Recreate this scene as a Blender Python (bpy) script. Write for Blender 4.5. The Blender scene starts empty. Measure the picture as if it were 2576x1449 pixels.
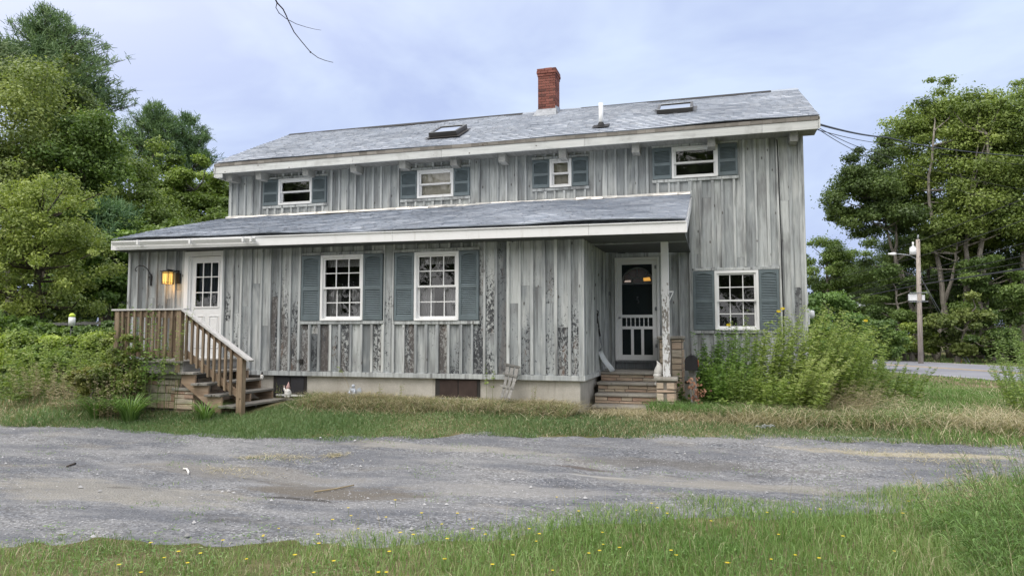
import bpy, math, random
import numpy as np
from mathutils import Vector, Matrix
random.seed(7); RNG=np.random.default_rng(11)
sc=bpy.context.scene
COL=sc.collection
rad=math.radians
# ---------------------------------------------------------------- camera and pixel helpers (pixels of a 2576 x 1449 view)
FP=1750.; YAW=rad(16); PIT=math.atan(115.5/FP); CAMZ=1.6
_a=Vector((-math.sin(YAW),math.cos(YAW),0)); _r=Vector((math.cos(YAW),math.sin(YAW),0))
_F=_a*math.cos(PIT)+Vector((0,0,math.sin(PIT))); _U=-_a*math.sin(PIT)+Vector((0,0,math.cos(PIT)))
def ray(px,py): return _F+_r*((px-1288)/FP)+_U*((724.5-py)/FP)
def onY(px,py,Y):
    d=ray(px,py); t=Y/d.y; return Vector((d.x*t,Y,CAMZ+d.z*t))
def onX(px,py,X):
    d=ray(px,py); t=X/d.x; return Vector((X,d.y*t,CAMZ+d.z*t))
def onZ(px,py,Z):
    d=ray(px,py); t=(Z-CAMZ)/d.z; return Vector((d.x*t,d.y*t,Z))
def dist(px,py,R):
    d=ray(px,py); t=R/math.hypot(d.x,d.y); return Vector((d.x*t,d.y*t,CAMZ+d.z*t))
cam=bpy.data.objects.new('camera',bpy.data.cameras.new('camera')); COL.objects.link(cam)
cam.data.sensor_width=36; cam.data.lens=FP/2576*36; cam.data.clip_end=2000
cam.location=(0,0,CAMZ); cam.rotation_euler=(math.pi/2+PIT,0,YAW); sc.camera=cam
# ---------------------------------------------------------------- ground height
def sst(a,b,x):
    t=np.clip((x-a)/(b-a),0,1); return t*t*(3-2*t)
def vnoise(x,y,s=0):
    x=np.asarray(x,float); y=np.asarray(y,float)
    xi=np.floor(x); yi=np.floor(y); fx=x-xi; fy=y-yi; fx=fx*fx*(3-2*fx); fy=fy*fy*(3-2*fy)
    def h(a,b):
        v=np.sin(a*127.1+b*311.7+s*74.7)*43758.5453; return v-np.floor(v)
    return (h(xi,yi)*(1-fx)+h(xi+1,yi)*fx)*(1-fy)+(h(xi,yi+1)*(1-fx)+h(xi+1,yi+1)*fx)*fy
def ground(x,y):
    x=np.asarray(x,float); y=np.asarray(y,float)
    up=.37-.012*(x+9.5)
    up=np.clip(up,.16,.42)
    g=up*sst(7.6,11.5,y)*(1-sst(3,9,x))
    g=g+.34*sst(9,13,y)*(1-sst(-13,-10.8,x))+.5*sst(13,26,y)*(1-sst(-14,-11,x))          # the land climbs at the back left
    g=g+.10*(vnoise(x*.5,y*.5,1)-.5)*sst(8,11,y)+.03*(vnoise(x*1.7,y*1.7,2)-.5)
    g=g-.07*np.exp(-(((x+4.2)/1.5)**2+((y-6.55)/.75)**2)**1.5)   # the worn hollow in the drive
    g=g-.035*np.exp(-(((x-.2)/1.6)**2+((y-8.1)/.45)**2))
    g=g+.25*sst(1.0,3.6,x)*(1-sst(4.5,7.2,y))          # verge bank near right
    return g
def gz(x,y): return float(ground(x,y))
def onG(px,py):
    z=0.
    for _ in range(12):
        p=onZ(px,py,z); z=.5*z+.5*gz(p.x,p.y)
    return Vector((p.x,p.y,z))
# ---------------------------------------------------------------- object helpers
def tag(o,label=None,cat=None,group=None,kind=None):
    if label: o['label']=label
    if cat: o['category']=cat
    if group: o['group']=group
    if kind: o['kind']=kind
    return o
def thing(name,loc,label,cat,group=None):
    o=bpy.data.objects.new(name,None); COL.objects.link(o); o.location=loc; o.empty_display_size=.2
    return tag(o,label,cat,group)
def wloc(o):
    v=Vector((0,0,0))
    while o: v=v+Vector(o.location); o=o.parent
    return v
class MB:
    def __init__(s): s.v=[]; s.f=[]; s.t=[]; s.r=[]; s.w=[]; s.m=[]; s.sm=[]; s.T=.5; s.R=0.; s.W=0.; s.M=0; s.S=False
    def face(s,ix):
        s.f.append(ix); s.t.append(s.T); s.r.append(s.R); s.w.append(s.W); s.m.append(s.M); s.sm.append(s.S)
    def quad(s,a,b,c,d):
        n=len(s.v); s.v+=[tuple(a),tuple(b),tuple(c),tuple(d)]; s.face((n,n+1,n+2,n+3))
    def hexa(s,p):        # 8 points: bottom four counterclockwise, top four
        n=len(s.v); s.v+=[tuple(q) for q in p]
        for f in ((3,2,1,0),(4,5,6,7),(0,1,5,4),(1,2,6,5),(2,3,7,6),(3,0,4,7)): s.face(tuple(n+i for i in f))
    def box(s,a,b,ch=0):
        x0,y0,z0=[min(a[i],b[i]) for i in range(3)]; x1,y1,z1=[max(a[i],b[i]) for i in range(3)]
        if ch<=0:
            s.hexa([(x0,y0,z0),(x1,y0,z0),(x1,y1,z0),(x0,y1,z0),(x0,y0,z1),(x1,y0,z1),(x1,y1,z1),(x0,y1,z1)]); return
        c=ch; n=len(s.v)
        # chamfered box
        pts=[]; idx={}
        for i,(X,sx) in enumerate(((x0,1),(x1,-1))):
            for j,(Y,sy) in enumerate(((y0,1),(y1,-1))):
                for k,(Z,sz) in enumerate(((z0,1),(z1,-1))):
                    idx[i,j,k,0]=n+len(pts); pts.append((X,Y+sy*c,Z+sz*c))
                    idx[i,j,k,1]=n+len(pts); pts.append((X+sx*c,Y,Z+sz*c))
                    idx[i,j,k,2]=n+len(pts); pts.append((X+sx*c,Y+sy*c,Z))
        s.v+=pts
        F=lambda *q: s.face(tuple(idx[t] for t in q))
        F((0,0,0,0),(0,0,1,0),(0,1,1,0),(0,1,0,0)); F((1,0,0,0),(1,1,0,0),(1,1,1,0),(1,0,1,0))
        F((0,0,0,1),(1,0,0,1),(1,0,1,1),(0,0,1,1)); F((0,1,0,1),(0,1,1,1),(1,1,1,1),(1,1,0,1))
        F((0,0,0,2),(0,1,0,2),(1,1,0,2),(1,0,0,2)); F((0,0,1,2),(1,0,1,2),(1,1,1,2),(0,1,1,2))
        for j in (0,1):
            for k in (0,1): F((0,j,k,1),(1,j,k,1),(1,j,k,2),(0,j,k,2))
        for i in (0,1):
            for k in (0,1): F((i,0,k,0),(i,1,k,0),(i,1,k,2),(i,0,k,2))
        for i in (0,1):
            for j in (0,1): F((i,j,0,0),(i,j,1,0),(i,j,1,1),(i,j,0,1))
        for i in (0,1):
            for j in (0,1):
                for k in (0,1): F((i,j,k,0),(i,j,k,1),(i,j,k,2))
    def bar(s,p,q,w,h,up=(0,0,1)):     # square bar from p to q
        p=Vector(p); q=Vector(q); d=(q-p).normalized(); u=Vector(up)
        sd=d.cross(u)
        if sd.length<1e-4: sd=d.cross(Vector((0,1,0)))
        sd.normalize(); u=sd.cross(d).normalized(); a=sd*w/2; b=u*h/2
        s.hexa([p-a-b,p+a-b,q+a-b,q-a-b,p-a+b,p+a+b,q+a+b,q-a+b])
    def tube(s,pts,radii,n=8,cap=True):
        pts=[Vector(p) for p in pts]; base=len(s.v); k=len(pts)
        if not hasattr(radii,'__len__'): radii=[radii]*k
        d0=(pts[1]-pts[0]).normalized(); ref=Vector((0,0,1)) if abs(d0.z)<.9 else Vector((1,0,0))
        u=d0.cross(ref).normalized()
        for i,p in enumerate(pts):
            d=(pts[min(i+1,k-1)]-pts[max(i-1,0)]).normalized()
            u=(u-d*u.dot(d)).normalized(); w=d.cross(u)
            for j in range(n):
                a=2*math.pi*j/n; s.v.append(tuple(p+(u*math.cos(a)+w*math.sin(a))*radii[i]))
        o=s.S; s.S=True
        for i in range(k-1):
            for j in range(n):
                j2=(j+1)%n; s.face((base+i*n+j,base+i*n+j2,base+(i+1)*n+j2,base+(i+1)*n+j))
        s.S=o
        if cap:
            s.face(tuple(base+j for j in range(n))[::-1]); s.face(tuple(base+(k-1)*n+j for j in range(n)))
    def lathe(s,c,prof,n=16,sx=1,sy=1):
        base=len(s.v); o=s.S; s.S=True
        for (r,z) in prof:
            for j in range(n):
                a=2*math.pi*j/n; s.v.append((c[0]+r*math.cos(a)*sx,c[1]+r*math.sin(a)*sy,c[2]+z))
        for i in range(len(prof)-1):
            for j in range(n):
                j2=(j+1)%n; s.face((base+i*n+j,base+i*n+j2,base+(i+1)*n+j2,base+(i+1)*n+j))
        s.S=o
        s.face(tuple(base+j for j in range(n))[::-1]); s.face(tuple(base+(len(prof)-1)*n+j for j in range(n)))
    def ball(s,c,rx,ry=None,rz=None,n=10,k=7):
        ry=ry or rx; rz=rz or rx
        s.lathe(c,[(max(1e-4,math.sin(math.pi*i/k))*rx,-math.cos(math.pi*i/k)*rz) for i in range(k+1)],n,1,ry/rx)
    def build(s,name,mats,parent=None,label=None,loc=None):
        me=bpy.data.meshes.new(name); off=wloc(parent) if parent else (Vector(loc) if loc else Vector((0,0,0)))
        me.from_pydata([(x-off.x,y-off.y,z-off.z) for x,y,z in s.v],[],s.f)
        if not isinstance(mats,(list,tuple)): mats=[mats]
        for m in mats: me.materials.append(m)
        for nm,arr in (('tint',s.t),('rnd',s.r),('wear',s.w)):
            if any(abs(x-arr[0])>1e-6 for x in arr) or nm=='tint' or arr[0]!=0:
                at=me.attributes.new(nm,'FLOAT','FACE'); at.data.foreach_set('value',arr)
        if any(s.m): me.polygons.foreach_set('material_index',s.m)
        me.polygons.foreach_set('use_smooth',s.sm)
        me.update()
        o=bpy.data.objects.new(name,me); COL.objects.link(o)
        if parent: o.parent=parent
        elif loc: o.location=loc
        if label: o['label']=label
        return o
def npmesh(name,V,Fq,mat,tint=None,parent=None,Ft=None,loc=None,smooth=False):
    """V (n,3), Fq (m,4) quads, Ft (k,3) triangles, tint per vertex; V is local to parent/loc"""
    V=np.asarray(V,np.float32); me=bpy.data.meshes.new(name)
    nq=len(Fq) if Fq is not None else 0; nt=len(Ft) if Ft is not None else 0
    li=[]; st=[]
    if nq: li.append(np.asarray(Fq,np.int32).ravel()); st.append(np.arange(nq,dtype=np.int32)*4)
    if nt: li.append(np.asarray(Ft,np.int32).ravel()); st.append(nq*4+np.arange(nt,dtype=np.int32)*3)
    li=np.concatenate(li); st=np.concatenate(st)
    me.vertices.add(len(V)); me.vertices.foreach_set('co',V.ravel())
    me.loops.add(len(li)); me.loops.foreach_set('vertex_index',li)
    me.polygons.add(len(st)); me.polygons.foreach_set('loop_start',st)
    if smooth: me.polygons.foreach_set('use_smooth',np.ones(len(st),bool))
    me.materials.append(mat)
    if tint is not None:
        at=me.attributes.new('tint','FLOAT','POINT'); at.data.foreach_set('value',np.asarray(tint,np.float32))
    me.update(calc_edges=True); me.validate()
    o=bpy.data.objects.new(name,me); COL.objects.link(o)
    if parent: o.parent=parent
    elif loc is not None: o.location=loc
    return o
def copy_tree(o,loc,rz=0,sc_=1,parent=None):
    c=o.copy(); COL.objects.link(c); c.parent=parent
    if parent is None: c.location=loc; c.rotation_euler=(0,0,rz); c.scale=(sc_,)*3 if not hasattr(sc_,'__len__') else sc_
    for ch in list(o.children): copy_tree(ch,None,0,1,c)
    return c
# ---------------------------------------------------------------- materials
class NT:
    def __init__(s,name):
        s.m=bpy.data.materials.new(name); s.m.use_nodes=True; s.t=s.m.node_tree; s.t.nodes.clear()
        s.out=s.n('ShaderNodeOutputMaterial')
    def n(s,ty,**k):
        nd=s.t.nodes.new(ty)
        for a,b in k.items(): setattr(nd,a,b)
        return nd
    def L(s,a,b): s.t.links.new(a,b)
    def set(s,sock,v):
        if isinstance(v,bpy.types.NodeSocket): s.L(v,sock)
        elif v is not None:
            if hasattr(v,'__len__') and len(v)==3 and sock.type=='RGBA': v=(*v,1)
            sock.default_value=v
    def attr(s,nm): return s.n('ShaderNodeAttribute',attribute_name=nm).outputs['Fac']
    def pos(s): return s.n('ShaderNodeTexCoord').outputs['Object']
    def vm(s,a,b,op='MULTIPLY'):
        nd=s.n('ShaderNodeVectorMath',operation=op); s.set(nd.inputs[0],a); s.set(nd.inputs[1],b); return nd.outputs[0]
    def ma(s,op,a,b=None,c=None,clamp=False):
        nd=s.n('ShaderNodeMath',operation=op,use_clamp=clamp)
        for i,v in enumerate((a,b,c)):
            if v is not None: s.set(nd.inputs[i],v)
        return nd.outputs[0]
    def noise(s,vec,scale=1,det=4,rough=.6,out='Fac',dist=0):
        nd=s.n('ShaderNodeTexNoise'); s.set(nd.inputs['Vector'],vec); s.set(nd.inputs['Scale'],scale)
        s.set(nd.inputs['Detail'],det); s.set(nd.inputs['Roughness'],rough); s.set(nd.inputs['Distortion'],dist); return nd.outputs[out]
    def vor(s,vec,scale=1,out='Distance',feature='F1'):
        nd=s.n('ShaderNodeTexVoronoi',feature=feature); s.set(nd.inputs['Vector'],vec); s.set(nd.inputs['Scale'],scale); return nd.outputs[out]
    def ramp(s,fac,stops,interp='LINEAR'):
        nd=s.n('ShaderNodeValToRGB'); nd.color_ramp.interpolation=interp; e=nd.color_ramp.elements
        while len(e)<len(stops): e.new(.5)
        for i,(p,c) in enumerate(stops):
            e[i].position=p; e[i].color=(*c,1) if hasattr(c,'__len__') else (c,c,c,1)
        s.set(nd.inputs[0],fac); return nd.outputs[0]
    def mr(s,v,a,b,c=0,d=1):
        nd=s.n('ShaderNodeMapRange'); nd.interpolation_type='SMOOTHSTEP'
        for i,x in enumerate((v,a,b,c,d)): s.set(nd.inputs[i],x)
        return nd.outputs[0]
    def mix(s,f,a,b,mode='MIX'):
        nd=s.n('ShaderNodeMix',data_type='RGBA',blend_type=mode); s.set(nd.inputs[0],f); s.set(nd.inputs[6],a); s.set(nd.inputs[7],b); return nd.outputs[2]
    def bump(s,h,st=.3,d=.02):
        nd=s.n('ShaderNodeBump'); s.set(nd.inputs['Height'],h); nd.inputs['Strength'].default_value=st; nd.inputs['Distance'].default_value=d; return nd.outputs[0]
    def pbr(s,col,rough=.8,normal=None,metal=0,spec=.4,emit=None,es=0):
        b=s.n('ShaderNodeBsdfPrincipled'); s.set(b.inputs['Base Color'],col); s.set(b.inputs['Roughness'],rough)
        b.inputs['Metallic'].default_value=metal; b.inputs['Specular IOR Level'].default_value=spec
        if normal is not None: s.L(normal,b.inputs['Normal'])
        if emit is not None: s.set(b.inputs['Emission Color'],emit); b.inputs['Emission Strength'].default_value=es
        s.L(b.outputs[0],s.out.inputs[0]); return s.m
    def offs(s,scale):      # object position scaled, shifted by the face's own random number
        r=s.attr('rnd'); c=s.n('ShaderNodeCombineXYZ')
        for i,k in enumerate((37.,11.,53.)): s.L(s.ma('MULTIPLY',r,k),c.inputs[i])
        return s.vm(s.vm(s.pos(),scale),c.outputs[0],'ADD')
def plain(name,col,rough=.6,var=.15,scale=8,metal=0,spec=.4,bump=.05):
    n=NT(name); f=n.noise(n.pos(),scale,5); k=n.ramp(f,[(.25,1-var),(.75,1+var*.6)])
    tt=n.ma('MULTIPLY_ADD',n.attr('tint'),.3,.85)
    c=n.mix(1,n.mix(1,col,k,'MULTIPLY'),tt,'MULTIPLY')
    return n.pbr(c,rough,n.bump(n.noise(n.pos(),scale*6,3),bump,.01),metal,spec)
def m_siding():
    n=NT('weathered_board'); P=n.offs((1,1,1)); t=n.attr('tint'); w=n.attr('wear')
    base=n.ramp(t,[(0,(.14,.155,.168)),(.25,(.265,.288,.303)),(.6,(.41,.437,.450)),(1,(.585,.612,.61))])
    g=n.noise(n.vm(P,(26,26,1.3)),1,6,.65); g2=n.noise(n.vm(P,(90,90,4)),1,3,.6)
    c=n.mix(1,base,n.ramp(g,[(.3,.55),(.46,.95),(.6,1.05),(.75,1.2)]),'MULTIPLY')
    c=n.mix(.55,c,n.ramp(g2,[(.3,.7),(.7,1.15)]),'MULTIPLY')
    bl=n.noise(n.vm(P,(3.2,3.2,1.0)),1,3,.6)
    c=n.mix(n.mr(bl,.5,.72,0,.75),c,(.56,.58,.575)); c=n.mix(n.mr(bl,.5,.28,0,.75),c,(.19,.195,.20))
    # grime spatter and bare patches, gathered where the board is worn
    z=n.n('ShaderNodeSeparateXYZ'); n.L(n.n('ShaderNodeNewGeometry').outputs['Position'],z.inputs[0])
    low=n.mr(n.ma('ADD',z.outputs[2],n.ma('MULTIPLY_ADD',n.attr('rnd'),1.6,-.8)),3.5,1.6,.22,1); ww=n.ma('MULTIPLY',w,low)
    sp=n.noise(n.vm(P,(24,24,15)),1,8,.78,dist=.7); big=n.noise(n.vm(P,(3,3,.9)),1,3,.5)
    s2=n.ma('ADD',n.ma('MULTIPLY',sp,.75),n.ma('MULTIPLY',big,.25))
    thr=n.ma('SUBTRACT',.695,n.ma('MULTIPLY',ww,.145))
    dm=n.mr(n.ma('SUBTRACT',s2,thr),-.012,.035)
    br=n.noise(n.vm(P,(5,5,1)),1,2); dark=n.mix(n.mr(br,.60,.68),(.035,.037,.044),(.14,.09,.068))
    c=n.mix(n.ma('MULTIPLY',dm,.93),c,dark)
    rub=n.mr(n.ma('SUBTRACT',n.noise(n.vm(P,(4,4,.6)),1,5,.7),n.ma('SUBTRACT',.78,n.ma('MULTIPLY',ww,.2))),0,.06)
    c=n.mix(n.ma('MULTIPLY',rub,.38),c,(.20,.175,.16))
    kn=n.vor(n.vm(P,(6,6,2.6)),1); c=n.mix(n.mr(kn,.11,.05,0,.85),c,(.08,.07,.062))
    st=n.noise(n.vm(P,(16,16,.5)),1,4,.6); c=n.mix(n.mr(st,.53,.68,0,.7),c,(.12,.123,.13))
    return n.pbr(c,.86,n.bump(n.ma('ADD',g,n.ma('MULTIPLY',dm,-.5)),.35,.006),spec=.2)
def m_wood(name,stops,sc=(30,30,30),axis=2,dirt=.5):
    n=NT(name); s=[sc[0]]*3; P=n.offs((1,1,1)); v=[22,22,22]; v[axis]=1.6
    g=n.noise(n.vm(P,tuple(v)),1,6,.7,dist=.3); c=n.ramp(g,stops)
    c=n.mix(1,c,n.ma('MULTIPLY_ADD',n.attr('tint'),.5,.75),'MULTIPLY')
    bl=n.noise(P,2.5,4); c=n.mix(n.mr(bl,.5,.3,0,dirt),c,(.12,.11,.1))
    kn=n.vor(P,4.3); c=n.mix(n.mr(kn,.09,.05,0,.8),c,(.07,.045,.03))
    return n.pbr(c,.8,n.bump(g,.4,.004),spec=.25)
def m_shingle():
    n=NT('asphalt_shingle'); t=n.attr('tint')
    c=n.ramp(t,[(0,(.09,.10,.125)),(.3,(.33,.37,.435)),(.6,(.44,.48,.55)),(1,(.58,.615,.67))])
    f=n.noise(n.pos(),170,2,.8); c=n.mix(.5,c,n.ramp(f,[(.35,.6),(.65,1.35)]),'MULTIPLY')
    b=n.noise(n.pos(),.7,4); c=n.mix(1,c,n.ramp(b,[(.3,.86),(.7,1.1)]),'MULTIPLY')
    return n.pbr(c,.92,n.bump(f,.5,.004),spec=.2)
def m_leaf(name,stops,trans=.3,rough=.5):
    n=NT(name); t=n.attr('tint'); c=n.ramp(t,stops)
    oi=n.n('ShaderNodeObjectInfo'); c=n.mix(1,c,oi.outputs['Color'],'MULTIPLY')
    b=n.n('ShaderNodeBsdfPrincipled'); n.L(c,b.inputs['Base Color']); b.inputs['Roughness'].default_value=rough; b.inputs['Specular IOR Level'].default_value=.35
    tr=n.n('ShaderNodeBsdfTranslucent'); n.L(n.mix(1,c,(1.1,1.15,.6),'MULTIPLY'),tr.inputs['Color'])
    m=n.n('ShaderNodeMixShader'); m.inputs[0].default_value=trans; n.L(b.outputs[0],m.inputs[1]); n.L(tr.outputs[0],m.inputs[2]); n.L(m.outputs[0],n.out.inputs[0]); return n.m
def m_white():
    n=NT('white_paint'); f=n.noise(n.pos(),3,5); c=n.mix(n.mr(f,.5,.75,0,.35),(.8,.81,.82),(.62,.62,.6))
    s=n.noise(n.vm(n.pos(),(9,9,1.2)),1,4); c=n.mix(n.mr(s,.58,.75,0,.35),c,(.5,.49,.46))
    return n.pbr(c,.45,n.bump(n.noise(n.pos(),40,2),.04,.01))
def m_peel():
    n=NT('peeling_white_paint'); P=n.vm(n.pos(),(26,26,8)); f=n.noise(P,1,6,.7)
    z=n.n('ShaderNodeSeparateXYZ'); n.L(n.n('ShaderNodeNewGeometry').outputs['Position'],z.inputs[0])
    th=n.mr(z.outputs[2],2.9,1.9,.72,.5); m=n.mr(n.ma('SUBTRACT',f,th),0,.02)
    c=n.mix(m,(.8,.81,.83),(.27,.25,.23)); return n.pbr(c,.6,n.bump(m,.6,.004))
def m_glass():
    n=NT('window_glass'); tr=n.n('ShaderNodeBsdfTransparent'); tr.inputs[0].default_value=(.85,.86,.87,1)
    g=n.n('ShaderNodeBsdfGlossy'); g.inputs['Roughness'].default_value=.02
    nb=n.bump(n.noise(n.pos(),1.6,2),.25,.02); n.L(nb,g.inputs['Normal'])
    fr=n.n('ShaderNodeFresnel'); fr.inputs[0].default_value=1.5; m=n.n('ShaderNodeMixShader')
    n.L(n.ma('MULTIPLY_ADD',fr.outputs[0],1.1,.05,clamp=True),m.inputs[0]); n.L(tr.outputs[0],m.inputs[1]); n.L(g.outputs[0],m.inputs[2]); n.L(m.outputs[0],n.out.inputs[0]); return n.m
def m_skyglass():
    n=NT('skylight_glass'); return n.pbr((.62,.66,.70),.06,metal=1.)
def m_stone():
    n=NT('ledge_stone'); t=n.attr('tint'); P=n.offs((1,1,1))
    c=n.ramp(t,[(0,(.27,.20,.165)),(.25,(.44,.29,.225)),(.5,(.54,.41,.32)),(.75,(.58,.49,.38)),(1,(.54,.49,.41))])
    f=n.noise(n.vm(P,(3,3,18)),1,5,.7); c=n.mix(1,c,n.ramp(f,[(.3,.65),(.7,1.2)]),'MULTIPLY')
    return n.pbr(c,.85,n.bump(n.noise(P,22,5,.7),.5,.012),spec=.2)
def m_concrete(name,a,b,d):
    n=NT(name); P=n.pos(); f=n.noise(P,1.6,6,.65); c=n.mix(n.mr(f,.35,.7),a,b)
    g=n.noise(n.vm(P,(9,9,1.3)),1,5,.7); c=n.mix(n.mr(g,.55,.75,0,.7),c,d)
    c=n.mix(.5,c,n.ramp(n.noise(P,60,3,.8),[(.3,.7),(.7,1.2)]),'MULTIPLY')
    return n.pbr(c,.9,n.bump(n.noise(P,30,5,.7),.4,.01),spec=.2)
def m_brick():
    n=NT('chimney_brick'); t=n.attr('tint'); c=n.ramp(t,[(0,(.10,.05,.045)),(.3,(.19,.075,.06)),(1,(.27,.11,.088))])
    c=n.mix(.6,c,n.ramp(n.noise(n.pos(),45,4,.8),[(.3,.6),(.7,1.25)]),'MULTIPLY'); return n.pbr(c,.85,n.bump(n.noise(n.pos(),60,3),.3,.004),spec=.2)
def m_ground():
    n=NT('soil_and_thatch'); P=n.pos(); f=n.noise(P,.6,6,.6); g=n.noise(P,9,6,.75)
    c=n.mix(n.mr(f,.42,.6),(.115,.125,.05),(.235,.195,.12)); c=n.mix(n.mr(g,.35,.7,0,.7),c,(.07,.085,.035))
    c=n.mix(.7,c,n.ramp(n.noise(P,55,4,.8),[(.3,.5),(.7,1.4)]),'MULTIPLY')
    return n.pbr(c,.95,n.bump(n.noise(P,30,5,.7),.7,.03),spec=.1)
DRIVE_SPOTS=[(onZ(a,b,.03).x,onZ(a,b,.03).y,rx,ry,c,am) for a,b,rx,ry,c,am in ((830,1222,1.25,.36,(.15,.135,.115),.85),(600,1180,1.6,.4,(.20,.19,.175),.6),(760,1240,.55,.07,(.06,.055,.05),.8),(1690,1172,1.5,.22,(.13,.125,.12),.7),(1480,1178,.5,.06,(.09,.07,.06),.7),(1520,1195,.5,.05,(.42,.42,.42),.7),(250,1230,2.0,.5,(.30,.285,.25),.6),(1850,1215,1.6,.3,(.29,.275,.24),.6),(1150,1140,1.8,.2,(.32,.31,.285),.6),(2300,1165,1.6,.15,(.42,.38,.29),.75),(1280,1230,1.2,.35,(.31,.305,.295),.55))]
def m_gravel():
    n=NT('gravel'); P=n.pos(); big=n.noise(n.vm(P,(.55,1.6,1)),1,7,.68); fine=n.noise(P,38,6,.85)
    tan=(.235,.223,.203); blue=(.145,.152,.17); pale=(.245,.248,.256)
    c=n.mix(n.mr(big,.38,.62),blue,pale); c=n.mix(n.mr(n.noise(n.vm(P,(.8,2.2,1)),1,4),.56,.72,0,.65),c,tan)
    v=n.vor(P,46,'Color'); vv=n.n('ShaderNodeSeparateColor'); n.L(v,vv.inputs[0])
    lo_=n.mr(n.noise(n.vm(P,(.7,1.8,1)),1,5,.6),.40,.6,.25,.85); c=n.mix(lo_,c,n.ramp(vv.outputs[0],[(0,.45),(.4,.85),(.75,1.1),(1,1.75)]),'MULTIPLY')
    c=n.mix(.6,c,n.ramp(fine,[(.3,.5),(.5,1.),(.72,1.55)]),'MULTIPLY')
    geo=n.n('ShaderNodeNewGeometry').outputs['Position']
    for (cx,cy,rx,ry,col,am) in DRIVE_SPOTS:
        q=n.vm(n.vm(geo,(cx,cy,0),'SUBTRACT'),(1/rx,1/ry,0)); ln=n.n('ShaderNodeVectorMath',operation='LENGTH'); n.L(q,ln.inputs[0]); wob=n.ma('MULTIPLY',n.ma('SUBTRACT',n.noise(n.vm(P,(1.5,4,1)),1,6,.7),.5),2.6)
        c=n.mix(n.mr(n.ma('ADD',ln.outputs['Value'],wob),1.15,.45,0,am),c,col)
    wet=n.mr(n.noise(n.vm(P,(.9,2.6,1)),1,6,.65),.60,.70,0,.55); c=n.mix(wet,c,(.085,.08,.075))
    h=n.ma('ADD',n.vor(P,46),n.ma('MULTIPLY',n.noise(P,7,5,.7),1.4))
    return n.pbr(c,.93,n.bump(h,.75,.02),spec=.15)
def m_road():
    n=NT('asphalt'); P=n.pos(); f=n.noise(P,.35,5); c=n.mix(n.mr(f,.35,.65),(.20,.205,.235),(.25,.255,.285))
    return n.pbr(c,.8,n.bump(n.noise(P,40,3),.3,.01),spec=.3)
def m_emit(name,col,s):
    n=NT(name); return n.pbr(col,.5,emit=col,es=s)
def m_bark(name,a,b):
    n=NT(name); P=n.pos(); f=n.noise(n.vm(P,(9,9,1.6)),1,6,.7); c=n.mix(n.mr(f,.35,.65),a,b)
    return n.pbr(c,.95,n.bump(f,.8,.03),spec=.1)
M={}
M['siding']=m_siding(); M['shingle']=m_shingle(); M['white']=m_white(); M['peel']=m_peel(); M['glass']=m_glass(); M['skyglass']=m_skyglass()
M['oldwood']=m_wood('silver_wood',[(.2,(.11,.105,.10)),(.5,(.24,.235,.225)),(.8,(.37,.365,.35))],axis=1)
M['edgewood']=m_wood('brown_grey_edge',[(.2,(.12,.11,.095)),(.5,(.22,.205,.185)),(.8,(.32,.31,.29))],axis=0)
M['fascia']=m_wood('pale_fascia',[(.2,(.36,.37,.37)),(.5,(.5,.515,.51)),(.8,(.6,.61,.6))],axis=0,dirt=.25)
M['beam']=m_wood('beam_wood',[(.2,(.2,.205,.2)),(.5,(.33,.335,.325)),(.8,(.45,.45,.43))],axis=1,dirt=.4)
M['deck']=m_wood('brown_deck_wood',[(.2,(.085,.062,.043)),(.45,(.195,.145,.098)),(.8,(.36,.285,.205))],axis=2,dirt=.35)
M['deckx']=m_wood('brown_deck_plank',[(.2,(.12,.08,.055)),(.45,(.25,.18,.125)),(.8,(.40,.31,.23))],axis=0,dirt=.35)
M['rail']=m_wood('silver_rail',[(.2,(.24,.23,.225)),(.5,(.42,.415,.41)),(.8,(.58,.575,.57))],axis=0,dirt=.2)
M['tread']=m_wood('grey_tread',[(.2,(.12,.11,.10)),(.5,(.25,.24,.22)),(.8,(.38,.365,.34))],axis=1,dirt=.4)
M['stone']=m_stone(); M['brick']=m_brick()
M['slab']=m_concrete('worn_stone_slab',(.30,.28,.25),(.43,.41,.37),(.18,.17,.15))
M['mortar']=m_concrete('mortar',(.20,.185,.165),(.29,.27,.24),(.13,.12,.105))
M['conc']=m_concrete('foundation_concrete',(.42,.40,.36),(.56,.54,.50),(.30,.28,.24))
M['shutter']=plain('shutter_blue_green',(.135,.172,.19),.5,.22,5)
M['shutdark']=plain('louver_shadow_side',(.05,.085,.095),.6,.15,5)
M['green']=plain('dark_green_paint',(.012,.03,.034),.4,.2,4)
M['black']=plain('black_metal',(.012,.012,.015),.45,.2,12)
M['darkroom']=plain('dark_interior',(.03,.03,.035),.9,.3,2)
M['curtain']=plain('white_curtain',(.55,.55,.56),.9,.2,6)
M['blind']=plain('cream_shade',(.72,.68,.6),.8,.06,2)
M['metal']=plain('galvanised_metal',(.28,.30,.33),.55,.35,14,metal=.4)
M['flash']=plain('white_flashing',(.78,.75,.70),.35,.3,5,metal=.15)
M['pvc']=plain('white_plastic',(.75,.77,.8),.4,.06,3)
M['greypaint']=plain('grey_enamel',(.42,.45,.47),.4,.15,6)
M['rubber']=plain('black_rubber',(.02,.02,.022),.7,.2,9)
M['plaster']=plain('white_plaster',(.74,.73,.71),.6,.18,10)
M['orange']=plain('orange_flag',(.5,.09,.03),.5,.1,5)
M['ground']=m_ground(); M['gravel']=m_gravel(); M['road']=m_road()
M['yellowline']=plain('yellow_road_paint',(.62,.42,.16),.8,.3,3)
M['whiteline']=plain('white_road_paint',(.6,.6,.6),.8,.3,3)
M['bark']=m_bark('grey_bark',(.10,.09,.08),(.27,.25,.22)); M['barkd']=m_bark('dark_bark',(.045,.04,.035),(.12,.10,.085))
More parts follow.
